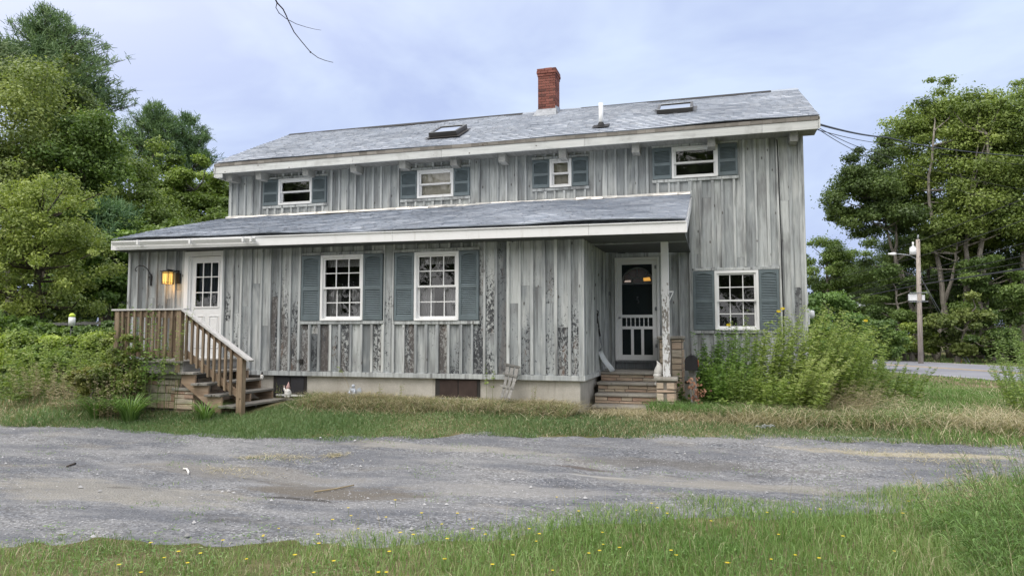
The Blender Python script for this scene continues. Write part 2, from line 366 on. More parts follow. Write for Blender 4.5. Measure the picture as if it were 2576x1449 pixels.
M['pole']=m_wood('pole_wood',[(.2,(.17,.14,.12)),(.5,(.33,.29,.26)),(.8,(.46,.42,.39))],axis=2,dirt=.3)
G=lambda *c:list(zip((0,.35,.7,1),c))
M['grass']=m_leaf('grass_blade',G((.06,.125,.03),(.128,.24,.062),(.225,.345,.115),(.45,.49,.26)),.3,.5)
M['grassblue']=m_leaf('blue_green_grass_blade',G((.065,.12,.045),(.13,.22,.085),(.22,.31,.14),(.40,.42,.24)),.3,.5)
M['dry']=m_leaf('dry_straw',G((.20,.175,.105),(.36,.315,.20),(.52,.465,.31),(.66,.61,.44)),.2,.7)
M['leafd']=m_leaf('forest_leaf',G((.045,.068,.028),(.098,.138,.052),(.185,.232,.09),(.33,.38,.18)),.33,.42)
M['pine']=m_leaf('pine_needle',G((.035,.06,.035),(.07,.12,.07),(.125,.19,.11),(.2,.27,.15)),.15,.5)
M['weed']=m_leaf('weed_leaf',G((.07,.12,.03),(.16,.24,.06),(.28,.38,.10),(.44,.5,.2)),.33,.42)
M['redleaf']=m_leaf('rust_leaf',G((.10,.045,.032),(.20,.09,.055),(.33,.18,.11),(.44,.29,.2)),.2,.6)
M['petal']=m_leaf('yellow_petal',G((.6,.45,.02),(.75,.58,.03),(.8,.65,.05),(.8,.7,.1)),.2,.6)
M['stem']=plain('green_stem',(.12,.16,.05),.7,.2,10)
M['drystem']=plain('dry_stem',(.32,.26,.16),.8,.25,10)
M['pebble']=plain('pebble',(.34,.34,.35),.85,.3,14)
M['vent']=plain('dark_vent',(.03,.028,.027),.6,.2,9)
M['rust']=plain('rusty_board',(.05,.034,.03),.85,.4,5)
M['skin']=plain('painted_skin',(.55,.42,.36),.6,.1,9); M['blue']=plain('faded_blue',(.06,.12,.2),.6,.2,9); M['pink']=plain('faded_red',(.5,.32,.3),.6,.25,9)
M['silver']=plain('silver_grey_resin',(.42,.46,.52),.5,.2,12)
# ================================================================ HOUSE
YM=14.45; YA=11.6; ZG=.3
house=thing('wooden_house',(-5,YM,ZG),'grey weathered board-and-batten two-storey house with shingle roof, lean-to front and brick chimney','house')
def boards(mb,ax,plane,out,u0,u1,z0,z1,holes=(),bh=(),sp=.215,wear=0.,seed=1,bw=.046,bt=.036,batz=None,tint=(.25,.85)):
    rnd=random.Random(seed)
    def bx(a,b,za,zb,d0,d1):
        if zb-za<.005 or b-a<.003: return
        if ax=='x': mb.box((a,plane+out*d0,za),(b,plane+out*d1,zb))
        else: mb.box((plane+out*d0,a,za),(plane+out*d1,b,zb))
    def pieces(a,b,za,zb,hs):
        br=sorted({a,b,*[h[0] for h in hs if a<h[0]<b],*[h[1] for h in hs if a<h[1]<b]})
        for p,q in zip(br,br[1:]):
            m=(p+q)/2; iv=[(za,zb)]
            for h in hs:
                if h[0]<m<h[1]:
                    nv=[]
                    for s,e in iv:
                        if h[3]<=s or h[2]>=e: nv.append((s,e)); continue
                        if h[2]>s: nv.append((s,h[2]))
                        if h[3]<e: nv.append((h[3],e))
                    iv=nv
            for s,e in iv: yield p,q,s,e
    n=max(1,round((u1-u0)/sp)); xs=[u0+(u1-u0)*i/n+(rnd.uniform(-.014,.014) if 0<i<n else 0) for i in range(n+1)]
    top=(z1 if callable(z1) else (lambda u:z1)); bot=(z0 if callable(z0) else (lambda u:z0))
    for i in range(n):
        mb.T=rnd.uniform(*tint) if rnd.random()>.12 else rnd.uniform(0,.25)
        mb.R=rnd.random(); mb.W=wear*rnd.choice((.3,.6,.8,.9,1.,1.1,1.3)); d=.014+rnd.uniform(0,.004)
        zt=top((xs[i]+xs[i+1])/2); zb=bot((xs[i]+xs[i+1])/2)
        js=[zb,zt]
        if zt-zb>2.2 and rnd.random()<.6: js=[zb,zb+(zt-zb)*rnd.uniform(.3,.75),zt]
        for k in range(len(js)-1):
            if k: mb.T=rnd.uniform(*tint); mb.R=rnd.random()
            for p,q,s,e in pieces(xs[i]+.002,xs[i+1]-.002,js[k]+(.003 if k else 0),js[k+1],holes): bx(p,q,s,e,-.01,d)
    for i in range(n+1):
        mb.T=min(1,rnd.uniform(tint[0],tint[1])+.12); mb.R=rnd.random(); mb.W=wear*rnd.uniform(.1,.55)
        w=bw*rnd.uniform(.85,1.15)/2; c=min(max(xs[i],u0+w),u1-w); za=batz[0] if batz else bot(c)
        for p,q,s,e in pieces(c-w,c+w,za,top(c)-(.0 if not batz else batz[1]),bh): bx(p,q,s+rnd.uniform(0,.008),e,d*0+.012,.019+bt*rnd.uniform(.9,1.1))
# ---- openings (outer white frame and shutter extents), read on their wall planes
def rect(px0,py0,px1,py1,Y):
    a=onY(px0,(py0+py1)/2,Y); b=onY(px1,(py0+py1)/2,Y); xm=(px0+px1)/2
    return (a.x,b.x,onY(xm,py1,Y).z,onY(xm,py0,Y).z)
WIN=[ # shutters extent, frame extent, plane, kind
 ('upper',(666,452,824,516),(704,450,788,515),YM),
 ('upper_blind',(1011,426,1183,497),(1052,428,1143,498),YM),
 ('upper_small',(1341,400,1481,472),(1384,401,1439,472),YM),
 ('upper',(1642,369,1855,447),(1690,369,1806,448),YM),
 ('lower_dark',(1744,679,1960,834),(1798,681,1909,830),YM),
 ('lower_curtain',(763,638,966,808),(810,642,917,806),YA),
 ('lower_curtain',(996,630,1207,808),(1045,634,1157,806),YA)]
holesM=[];holesA=[];bhM=[];bhA=[];wins=[]
for k,s,f,Y in WIN:
    R=rect(*f,Y); S=rect(*s,Y); S=(S[0],S[1],R[2],R[3])
    wins.append((k,R,S,Y)); h=(R[0]+.02,R[1]-.02,R[2]+.02,R[3]-.02); b=(S[0]-.02,S[1]+.02,R[2]-.075,R[3]+.065)
    (holesM if Y==YM else holesA).append(h); (bhM if Y==YM else bhA).append(b)
SD=rect(466,634,563,905,YA); SD=(SD[0],SD[1],1.125,3.24)       # side door casing
FD=rect(1548,650,1660,908,YM); FD=(FD[0],FD[1],1.06,3.17)
XL,XR=-11.37,1.73; XAL,XAR=-11.53,-2.1
eaveZ=5.66
rz=lambda x:3.47-.0079*(x+11.5)      # eave height of the lean-to roof (it drops to the right)
# main wall
mb=MB()
boards(mb,'x',YM,-1,XL,-2.1,4.40,5.60,holesM,bhM,seed=3,wear=1.1,tint=(.3,.85),batz=(4.475,0))
boards(mb,'x',YM,-1,-2.1,-.37,.66,5.60,holesM+[(FD[0]+.03,FD[1]-.03,FD[2]-.0,FD[3]-.03)],bhM+[(FD[0]-.07,FD[1]+.07,.5,FD[3]+.09)],seed=5,wear=.8,tint=(.25,.7))
boards(mb,'x',YM,-1,-.37,XR,.62,5.60,holesM,bhM,seed=8,wear=.8,tint=(.35,.95))
mb.build('wall',M['siding'],house)
mb=MB(); gt=lambda y:5.55+(min(y,33.9-y-.0)-YM)*.5 if True else 0
slope=(7.25-5.70)/(17-13.93)
gz_=lambda y:5.70+(17-abs(y-17)-13.93)*slope-.16
boards(mb,'y',XR,1,YM,19.55,.62,gz_,seed=12,wear=.3); mb.build('gable_wall',M['siding'],house)
mb=MB(); boards(mb,'y',XL,-1,YM,19.55,.62,gz_,seed=13,wear=.3); mb.build('gable_wall',M['siding'],house)
mb=MB(); boards(mb,'x',19.55,1,XL,XR,.62,5.5,seed=14,wear=.3); mb.build('back_wall',M['siding'],house)
# lean-to walls
mb=MB()
boards(mb,'x',YA,-1,XAL,SD[0],.83,lambda u:rz(u)-.19,holesA,bhA,seed=21,wear=.9,batz=(.905,.0),tint=(.25,.8))
boards(mb,'x',YA,-1,SD[1],XAR,.83,lambda u:rz(u)-.19,holesA,bhA,seed=22,wear=1.25,batz=(.905,.0),tint=(.3,.9))
mb.build('front_wall',M['siding'],house)
mb=MB(); boards(mb,'y',XAR,1,YA+.05,YM-.02,.83,3.5,seed=23,wear=.2,sp=.17,bt=.03,batz=(.905,.0),tint=(.45,.9)); mb.build('side_wall',M['siding'],house)
mb=MB(); boards(mb,'y',XAL,-1,YA,YM,.83,lambda y:3.27+(y-YA)*.28,seed=24,wear=.3,tint=(.5,1)); mb.build('side_wall',M['siding'],house)
# trims
mb=MB(); mb.T=.75; rr=random.Random(4)
def trim(a,b):
    mb.T=rr.uniform(.55,.95); mb.R=rr.random(); mb.W=.15; mb.box(a,b,.003)
for u0,u1 in ((XAL-.01,-7.2),(-7.196,-3.3),(-3.296,XAR+.03)): trim((u0,YA-.055,.815),(u1,YA+.0,.90))
trim((XAR+.0,YA-.05,.815),(XAR+.055,13.3,.90))
trim((XAR-.05,YA-.049,.9),(XAR+.012,YA+.0,3.2)); trim((XAR+.013,YA-.047,.9),(XAR+.045,YA+.05,3.2))
trim((XAL-.02,YA-.048,.9),(XAL+.05,YA+.0,3.27))
for u0,u1 in ((XL,-7.5),(-7.496,-3.9),(-3.896,-.39)): trim((u0,YM-.052,4.41+rr.uniform(0,.008)),(u1,YM,4.475))
trim((XR-.04,YM-.05,.62),(XR+.045,YM+.0,5.5)); trim((XL-.03,YM-.05,4.45),(XL+.03,YM,5.5)); trim((XR+.0,YM+.001,.62),(XR+.05,YM+.08,5.5))
trim((-.39,YM-.06,.9),(-.33,YM,4.5)); trim((FD[0]-.075,YM-.05,.66),(FD[0]-.008,YM,FD[3]+.09)); trim((FD[1]+.008,YM-.05,.66),(FD[1]+.06,YM,FD[3]+.09)); trim((FD[0]-.005,YM-.05,FD[3]+.008),(FD[1]+.005,YM,FD[3]+.088))
for k,R,S,Y in wins:
    trim((S[0]-.015,Y-.06,R[3]+.008),(S[1]+.015,Y,R[3]+.06)); trim((S[0]-.015,Y-.062,R[2]-.068),(S[1]+.015,Y,R[2]-.008))
mb.build('trim',M['siding'],house)
# foundation
mb=MB()
mb.box((XAL+.04,YA+.02,-.2),(XAR-.04,YM,.81)); mb.build('foundation',M['conc'],house)
mb=MB(); mb.box((XL+.04,YM+.02,-.2),(XR-.04,19.5,.61)); mb.build('foundation',M['conc'],house)
# basement windows
for px0,px1,py0,py1,n,mt in ((688,770,953,1002,2,'vent'),(1095,1207,958,1006,2,'rust')):
    a=onY(px0,py0,YA); b=onY(px1,py1,YA); zb=max(b.z,.44)
    mb=MB(); mb.box((a.x,YA-.0,zb-.04),(b.x,YA+.1,.812)); f=mb.build('basement_window',M['vent'],house)
    mb=MB(); w=(b.x-a.x-.12)/n
    for i in range(n): mb.T=.3+.5*i; mb.box((a.x+.09+i*w,YA-.012,zb+.03),(a.x+.09+(i+1)*w-.02,YA+.01,.79))
    mb.build('pane',M[mt] if mt=='rust' else M['darkroom'],f)
    mb=MB(); mb.box((a.x+.08,YA-.03,zb-.01),(b.x-.02,YA-.013,zb+.022)); mb.build('sill',M['white'],f)
# small wall vent
p=onY(757,908,YA); mb=MB(); mb.box((p.x-.06,YA-.05,p.z-.04),(p.x+.06,YA-.02,p.z+.04))
for i in range(5): mb.T=1; mb.box((p.x-.045+i*.02,YA-.056,p.z-.03),(p.x-.037+i*.02,YA-.0505,p.z+.03))
mb.build('wall_vent',M['vent'],house)
# ---- windows and shutters
def louvers(mb,x0,x1,z0,z1,n,Y):
    for i in range(n):
        za=z0+(z1-z0)*i/n; h=(z1-z0)/n; mb.T=.9
        mb.hexa([(x0,Y-.022,za),(x1,Y-.022,za),(x1,Y-.003,za+h*.55),(x0,Y-.003,za+h*.55),(x0,Y-.026,za+h*.18),(x1,Y-.026,za+h*.18),(x1,Y-.006,za+h*.85),(x0,Y-.006,za+h*.85)])
def shutter(x0,x1,z0,z1,Y,big):
    Y=Y-.035; mb=MB(); w=.045 if big else .04; mb.T=.4; rr=random.Random(int(x0*100)); mb.T=rr.uniform(.2,.9)
    mb.box((x0,Y-.008,z0),(x1,Y+.02,z1)); Y-=.008
    mb.box((x0,Y-.03,z0),(x0+w,Y,z1),.003); mb.box((x1-w,Y-.03,z0),(x1,Y,z1),.003)
    h=z1-z0; zm=z0+h*(.485 if big else .47)
    mb.box((x0+w,Y-.029,z0),(x1-w,Y,z0+(.085 if big else .075))); mb.box((x0+w,Y-.029,zm-.03),(x1-w,Y,zm+.03))
    zt=z1-(.045 if big else .05); mb.box((x0+w,Y-.029,zt),(x1-w,Y,z1))
    n=8                                     # arched head piece
    for i in range(n):
        a=x0+w+(x1-x0-2*w)*i/n; b=x0+w+(x1-x0-2*w)*(i+1)/n; m=((i+.5)/n-.5)*2
        mb.box((a,Y-.0285,zt-.005-.032*abs(m)**1.5),(b,Y-.001,zt))
    T=mb.T
    louvers(mb,x0+w,x1-w,z0+(.085 if big else .075),zm-.03,14 if big else 8,Y); mb.T=.9; louvers(mb,x0+w,x1-w,zm+.03,zt-.03,16 if big else 8,Y)
    mb.T=T
    o=mb.build('shutter',M['shutter'],house)
def sash(win,x0,x1,z0,z1,Y,grid,fr=.035):
    mb=MB(); mb.T=.7
    mb.box((x0,Y-.02,z0),(x0+fr,Y+.02,z1)); mb.box((x1-fr,Y-.02,z0),(x1,Y+.02,z1)); mb.box((x0+fr,Y-.019,z0),(x1-fr,Y+.019,z0+fr)); mb.box((x0+fr,Y-.019,z1-fr),(x1-fr,Y+.019,z1))
    if grid:
        for i in (1,2): x=x0+(x1-x0)*i/3; mb.box((x-.009,Y-.008,z0+fr),(x+.009,Y+.01,z1-fr))
        z=(z0+z1)/2; mb.box((x0+fr,Y-.007,z-.009),(x1-fr,Y+.009,z+.009))
    mb.build('sash',M['white'],win)
    g=MB(); g.quad((x0+.01,Y+.004,z0+.01),(x1-.01,Y+.004,z0+.01),(x1-.01,Y+.004,z1-.01),(x0+.01,Y+.004,z1-.01)); g.build('pane',M['glass'],win)
def drape(mb,x0,x1,z0,z1,Y,folds,amp=.02,flare=0.):
    n=folds*6; c=[]
    for i in range(n+1):
        t=i/n; c.append((x0+(x1-x0)*t,Y+amp*math.sin(t*folds*2*math.pi)))
    b=len(mb.v)
    for x,y in c: mb.v.append((x,y,z0)); mb.v.append((x+(flare*(z1-z0)),y,z1))
    mb.S=True
    for i in range(n): mb.face((b+2*i,b+2*i+2,b+2*i+3,b+2*i+1))
    mb.S=False
for k,R,S,Y in wins:
    x0,x1,z0,z1=R; big=k.startswith('lower'); mb=MB(); c=.05; mb.T=.8
    mb.box((x0,Y-.07,z0),(x0+c,Y+.06,z1),.004); mb.box((x1-c,Y-.07,z0),(x1,Y+.06,z1),.004)
    mb.box((x0+c,Y-.069,z1-c),(x1-c,Y+.06,z1)); mb.box((x0+c,Y-.069,z0),(x1-c,Y+.06,z0+c*.8)); mb.box((x0+c*.4,Y-.082,z0-.004),(x1-c*.4,Y-.0695,z0+.02))
    w=mb.build('window',M['white'],house)
    a,b=x0+c,x1-c; zb,zt=z0+c*.8,z1-c; zm=(zb+zt)/2
    sash(w,a,b,zm-.018,zt,Y-.022,big); sash(w,a,b,zb,zm+.018,Y+.022,big)
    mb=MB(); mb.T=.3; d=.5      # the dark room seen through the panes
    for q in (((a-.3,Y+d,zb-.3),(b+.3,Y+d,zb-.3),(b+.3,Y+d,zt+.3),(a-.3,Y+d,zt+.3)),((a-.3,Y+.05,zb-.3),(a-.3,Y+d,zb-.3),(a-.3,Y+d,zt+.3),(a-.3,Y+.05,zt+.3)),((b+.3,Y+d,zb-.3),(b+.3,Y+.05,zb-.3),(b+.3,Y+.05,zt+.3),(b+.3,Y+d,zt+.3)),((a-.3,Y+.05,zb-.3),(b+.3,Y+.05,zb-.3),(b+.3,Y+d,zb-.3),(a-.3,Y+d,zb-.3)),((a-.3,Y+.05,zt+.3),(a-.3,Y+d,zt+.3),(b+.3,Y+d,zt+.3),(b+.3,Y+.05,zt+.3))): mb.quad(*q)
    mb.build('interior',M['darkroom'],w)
    mb=MB(); W=b-a
    if k=='upper_blind': mb.T=.9; drape(mb,a,b,zb,zt,Y+.09,5,.004); mb.build('blind',M['blind'],w)
    elif k=='upper_small': mb.T=.2; drape(mb,a,b,zb,zt,Y+.09,3,.004); mb.build('blind',M['blind'],w)
    elif k=='lower_curtain':
        for q in ((a,a+W*.36,zb,zm,Y+.12,6,.015,.02),(b-W*.3,b,zb,zm,Y+.12,5,.015,-.08),(a,b,zt-.16,zt,Y+.11,14,.012)):
            mb=MB(); mb.T=.5; drape(mb,*q); mb.build('curtain',M['curtain'],w)
    wl=(S[0],x0-.004); shutter(wl[0],wl[1],z0+.002,z1-.002,Y,big); shutter(x1+.004,S[1],z0+.002,z1-.002,Y,big)
# ---- side door with nine panes
x0,x1,z0,z1=SD; Y=YA; mb=MB(); mb.T=.6
mb.box((x0,Y-.06,z0-.2),(x0+.10,Y+.05,z1),.004); mb.box((x1-.05,Y-.06,z0-.2),(x1,Y+.05,z1),.004); mb.box((x0+.1,Y-.059,z1-.09),(x1-.05,Y+.05,z1)); mb.box((x0+.1,Y-.03,z0-.3),(x1-.05,Y+.06,z0))
mb.box((x0+.10,Y-.035,z0),(x0+.134,Y+.05,z1-.09))
sd=mb.build('side_door',M['peel'] if 0 else M['white'],house)
a,b,zt=x0+.135,x1-.055,z1-.1; H=zt-z0; g0,g1=a+.085,b-.055; gz0,gz1=z0+H*.49,zt-.10
mb=MB(); mb.T=.9; y=Y+.0
mb.box((a,y,z0),(g0,y+.04,zt)); mb.box((g1,y,z0),(b,y+.04,zt)); mb.box((g0,y+.001,gz1),(g1,y+.04,zt)); mb.box((g0,y+.001,z0),(g1,y+.04,gz0))
for (p,q,r,s) in ((g0,g1,gz0,gz0+.03),(g0,g1,gz1-.03,gz1),(g0,g0+.03,gz0+.03,gz1-.03),(g1-.03,g1,gz0+.03,gz1-.03)): mb.box((p,y-.014,r),(q,y+.002,s),.003)
for i in (1,2):
    x=g0+(g1-g0)*i/3; mb.box((x-.009,y-.008,gz0+.03),(x+.009,y+.012,gz1-.03)); z=gz0+(gz1-gz0)*i/3; mb.box((g0+.03,y-.0075,z-.009),(g1-.03,y+.0115,z+.009))
for i in (0,1):     # moulded lower panels
    p=a+.09+i*(b-a)*.48; q=p+(b-a)*.33; r,s=z0+.2,gz0-.15
    for (aa,bb,cc,dd) in ((p,q,r,r+.018),(p,q,s-.018,s),(p,p+.018,r+.018,s-.018),(q-.018,q,r+.018,s-.018)): mb.box((aa,y-.012,cc),(bb,y+.001,dd),.004)
    mb.box((p+.04,y-.009,r+.04),(q-.04,y+.001,s-.04),.006)
mb.build('door_leaf',M['white'],sd)
g=MB(); g.quad((g0,y+.006,gz0),(g1,y+.006,gz0),(g1,y+.006,gz1),(g0,y+.006,gz1)); g.build('pane',M['glass'],sd)
mb=MB(); mb.quad((a,y+.6,z0),(b+.3,y+.6,z0),(b+.3,y+.6,zt),(a,y+.6,zt)); mb.quad((a,y+.05,z0),(a,y+.6,z0),(a,y+.6,zt),(a,y+.05,zt)); mb.quad((b,y+.6,z0),(b,y+.05,z0),(b,y+.05,zt),(b,y+.6,zt)); mb.build('interior',M['darkroom'],sd)
mb=MB(); mb.T=.1; drape(mb,g0,g1,gz0+.1,gz1,y+.1,7,.02); mb.build('curtain',plain('blue_grey_curtain',(.10,.12,.16),.9,.2,6),sd)
for zz,r in ((z0+H*.43,.035),(z0+H*.5-.02-.0,.0)):
    if r: mb=MB(); mb.ball((a+.06,y-.045,zz),r); mb.lathe((a+.06,y-.02,zz),[(.02,-.01),(.02,.01)],8); mb.build('knob',M['black'],sd)
mb=MB(); mb.ball((a+.06,y-.02,z0+H*.36),.03,.02,.03); mb.build('lock',M['black'],sd)
# ---- front door and screen door
x0,x1,z0,z1=FD; Y=YM
mb=MB(); mb.T=.8; c=.055
mb.box((x0,Y-.07,z0),(x0+c,Y+.05,z1),.004); mb.box((x1-c,Y-.07,z0),(x1,Y+.05,z1),.004); mb.box((x0+c,Y-.069,z1-c),(x1-c,Y+.05,z1))
fr=mb.build('door_frame',M['greypaint'] if 0 else M['white'],house)
mb=MB(); mb.T=.2; mb.R=.3; mb.box((x0-.0,Y-.1,z0-.03),(x1,Y+.05,z0-.005)); mb.T=.05; mb.box((x0,Y-.05,.89),(x1,Y+.02,z0-.032)); mb.build('threshold',M['siding'],house)
a,b,zt=x0+c+.004,x1-c-.004,z1-c-.004; y=Y-.055; w=.085
mb=MB(); mb.T=.8
mb.box((a,y,z0+.005),(a+w,y+.03,zt)); mb.box((b-w,y,z0+.005),(b,y+.03,zt)); mb.box((a+w,y+.001,zt-.085),(b-w,y+.029,zt)); mb.box((a+w,y+.001,z0+.005),(b-w,y+.029,z0+.115))
H=zt-z0; r1=z0+H*.425; r0=z0+H*.325
mb.box((a+w,y+.001,r1),(b-w,y+.029,r1+.06)); mb.box((a+w,y+.001,r0-.03),(b-w,y+.029,r0+.03))
for i in (1,2): x=a+w+(b-a-2*w)*(i/3); mb.box((x-.028,y+.002,z0+.115),(x+.028,y+.028,r0-.03))
sc_d=mb.build('screen_door',M['white'],house)
for i in range(1,7):
    x=a+w+(b-a-2*w)*i/7; m2=MB(); m2.lathe((x,y+.015,r0+.03),[(.012,0),(.012,.02),(.006,.03),(.012,.05),(.006,.07),(.012,.09),(.008,r1-r0-.05),(.012,r1-r0-.03)],8); m2.build('spindle',M['white'],sc_d)
mesh_m=NT('insect_screen'); tr=mesh_m.n('ShaderNodeBsdfTransparent'); df=mesh_m.n('ShaderNodeBsdfDiffuse'); df.inputs[0].default_value=(.02,.025,.03,1); mx=mesh_m.n('ShaderNodeMixShader'); mx.inputs[0].default_value=.4; mesh_m.L(tr.outputs[0],mx.inputs[1]); mesh_m.L(df.outputs[0],mx.inputs[2]); mesh_m.L(mx.outputs[0],mesh_m.out.inputs[0])
m2=MB(); m2.quad((a+w,y+.016,z0+.1),(b-w,y+.016,z0+.1),(b-w,y+.016,zt-.08),(a+w,y+.016,zt-.08)); m2.build('screen_mesh',mesh_m.m,sc_d)
for zz in (z0+.3,z0+1.05,zt-.15): m2=MB(); m2.box((b-.035,y-.012,zz-.035),(b+.03,y-.001,zz+.035),.004); m2.tube([(b,y-.014,zz-.04),(b,y-.014,zz+.04)],.008); m2.build('hinge',M['metal'],sc_d)
m2=MB(); m2.ball((a+.04,y-.03,r1-.0),.022); m2.build('handle',M['metal'],sc_d)
y=Y+.06; m2=MB(); m2.T=.5; m2.box((a,y,z0),(b,y+.04,zt))
cx=(a+b)/2; R_=.31; zf=zt-.46
for i in (0,1):
    for (r,s) in ((z0+.2,z0+.75),(z0+.9,zf-.1)):
        p=cx-.30+i*.33; q=p+.27
        for (aa,bb,cc,dd) in ((p,q,r,r+.02),(p,q,s-.02,s),(p,p+.02,r+.02,s-.02),(q-.02,q,r+.02,s-.02)): m2.box((aa,y-.01,cc),(bb,y+.001,dd),.004)
dr=m2.build('front_door',M['green'],house)
m2=MB(); m2.T=.4                                 # fanlight: glass half disc with rim and spokes
n=20; b0=len(m2.v); m2.v.append((cx,y-.004,zf))
for i in range(n+1): t=math.pi*i/n; m2.v.append((cx+R_*math.cos(t),y-.004,zf+R_*math.sin(t)))
for i in range(n): m2.face((b0,b0+2+i,b0+1+i))
m2.build('fanlight_glass',plain('fanlight_dark_glass',(.10,.045,.03),.15,.3,6,spec=.8),dr)
m2=MB(); m2.T=.3
for rr_,th in ((R_,.018),(R_*.36,.012)): m2.tube([(cx+rr_*math.cos(math.pi*i/n),y-.012,zf+rr_*math.sin(math.pi*i/n)) for i in range(n+1)],th,6)
for t in (45,90,135): m2.tube([(cx+R_*.36*math.cos(rad(t)),y-.012,zf+R_*.36*math.sin(rad(t))),(cx+R_*math.cos(rad(t)),y-.012,zf+R_*math.sin(rad(t)))],.01,6)
m2.box((cx-R_-.02,y-.028,zf-.03),(cx+R_+.02,y-.002,zf)); m2.build('fanlight_frame',M['greypaint'],dr)
m2=MB()
m2.quad((cx+.13,y-.0055,zf+.035),(cx+.275,y-.0055,zf+.04),(cx+.25,y-.0055,zf+.115),(cx+.12,y-.0055,zf+.10)); m2.build('lit_pane',m_emit('lamp_seen_inside',(1,.50,.10),.9),dr)
m2=MB(); m2.quad((cx-.27,y-.0055,zf+.02),(cx-.13,y-.0055,zf+.02),(cx-.14,y-.0055,zf+.06),(cx-.25,y-.0055,zf+.055)); m2.build('lit_pane',m_emit('light_seen_inside',(1,.8,.68),.45),dr)
m2=MB(); m2.tube([(cx-.03,y-.02,zf-.33),(cx+.02,y-.03,zf-.36),(cx+.03,y-.02,zf-.4),(cx,y-.02,zf-.42)],.008); m2.ball((cx,y-.02,zf-.30),.022); m2.build('knocker',M['metal'],dr)
# doorbell
p=onY(1534,739,YM); m2=MB(); m2.box((p.x-.025,YM-.04,p.z-.04),(p.x+.02,YM-.015,p.z+.04),.005); m2.build('doorbell',M['metal'],house)
# ---- roofs
def shingles(mb,A,B,C,D,expo=.15,seed=1,sag=0.,n_out=None):
    A,B,C,D=map(Vector,(A,B,C,D)); rr=random.Random(seed); nrm=(B-A).cross(D-A).normalized()
    Ls=((D-A).length+(C-B).length)/2; n=round(Ls/expo)
    def P(u,v,h):
        p=(A*(1-u)+B*u)*(1-v)+(D*(1-u)+C*u)*v
        w=sag*(math.sin(u*9+v*2)+.6*math.sin(u*23+v*5))*.5+.012*(float(vnoise(u*30,v*10,seed))-.5)
        return p+nrm*(h+w)
    W=(B-A).length
    for i in range(n):
        v0=i/n; v1=(i+1)/n+.15/n; u=-rr.uniform(0,.2)/W; wob=rr.uniform(-.004,.004)
        while u<1:
            w=rr.choice((.07,.10,.13,.17,.22))/W; a=max(u,0); b=min(u+w,1); u+=w
            if b-a<1e-4: continue
            th=.011 if rr.random()<.5 else .018; dv=(rr.uniform(-.006,.006)+wob)/Ls
            e=.0012/W
            p0,p1=P(a+e,max(0,v0+dv),th),P(b-e,max(0,v0+dv),th); p2,p3=P(b-e,min(v1,1),.002),P(a+e,min(v1,1),.002)
            mb.T=min(1,max(.1,rr.gauss(.6,.14))); mb.R=rr.random(); mb.quad(p0,p1,p2,p3)
            mb.T=.2; q0,q1=P(a+e,max(0,v0+dv),-.004),P(b-e,max(0,v0+dv),-.004); mb.quad(q0,q1,p1,p0)  # dark butts and shadow bands: shade line under each course put into the tint
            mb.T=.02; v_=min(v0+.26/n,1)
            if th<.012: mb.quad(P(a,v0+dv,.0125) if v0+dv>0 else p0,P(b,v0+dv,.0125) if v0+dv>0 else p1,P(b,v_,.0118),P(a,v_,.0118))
mb=MB(); E0,E1=-11.47,2.02; ev=5.70; YE=13.93; YR=17.; ZR=7.25
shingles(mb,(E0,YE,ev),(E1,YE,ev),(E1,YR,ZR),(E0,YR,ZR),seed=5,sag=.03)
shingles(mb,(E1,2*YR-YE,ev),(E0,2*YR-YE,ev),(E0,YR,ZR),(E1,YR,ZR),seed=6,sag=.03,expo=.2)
mb.M=1; mb.T=.4
for s in (1,-1):
    ye=YR-(YR-YE)*s
    lo=[(E0+.02,ye+.02*s,ev-.10),(E1-.02,ye+.02*s,ev-.10),(E1-.02,YR,ZR-.10),(E0+.02,YR,ZR-.10)]; hi=[(x,y,z+.05) for x,y,z in lo]
    mb.hexa(lo+hi)
roof=mb.build('roof',[M['shingle'],M['edgewood']],house)
mb=MB(); mb.T=.05; mb.R=.1                       # ridge caps, dark weathered
u=E0
rr=random.Random(9)
while u<E1-.05:
    b=min(u+.3,E1); mb.T=.3; mb.M=1 if (u<-4.8 or -3.3<u<1.2) else 0
    for s in (-1,1): mb.quad((u,YR+s*.12,ZR-.05),(b,YR+s*.12,ZR-.05),(b,YR,ZR+.035),(u,YR,ZR+.035)) if s<0 else mb.quad((b,YR+.12,ZR-.05),(u,YR+.12,ZR-.05),(u,YR,ZR+.035),(b,YR,ZR+.035))
    mb.quad((u,YR-.125,ZR-.075),(b,YR-.125,ZR-.075),(b,YR-.12,ZR-.045),(u,YR-.12,ZR-.045)); u=b
mb.build('ridge_cap',[M['shingle'],M['rubber']],roof)
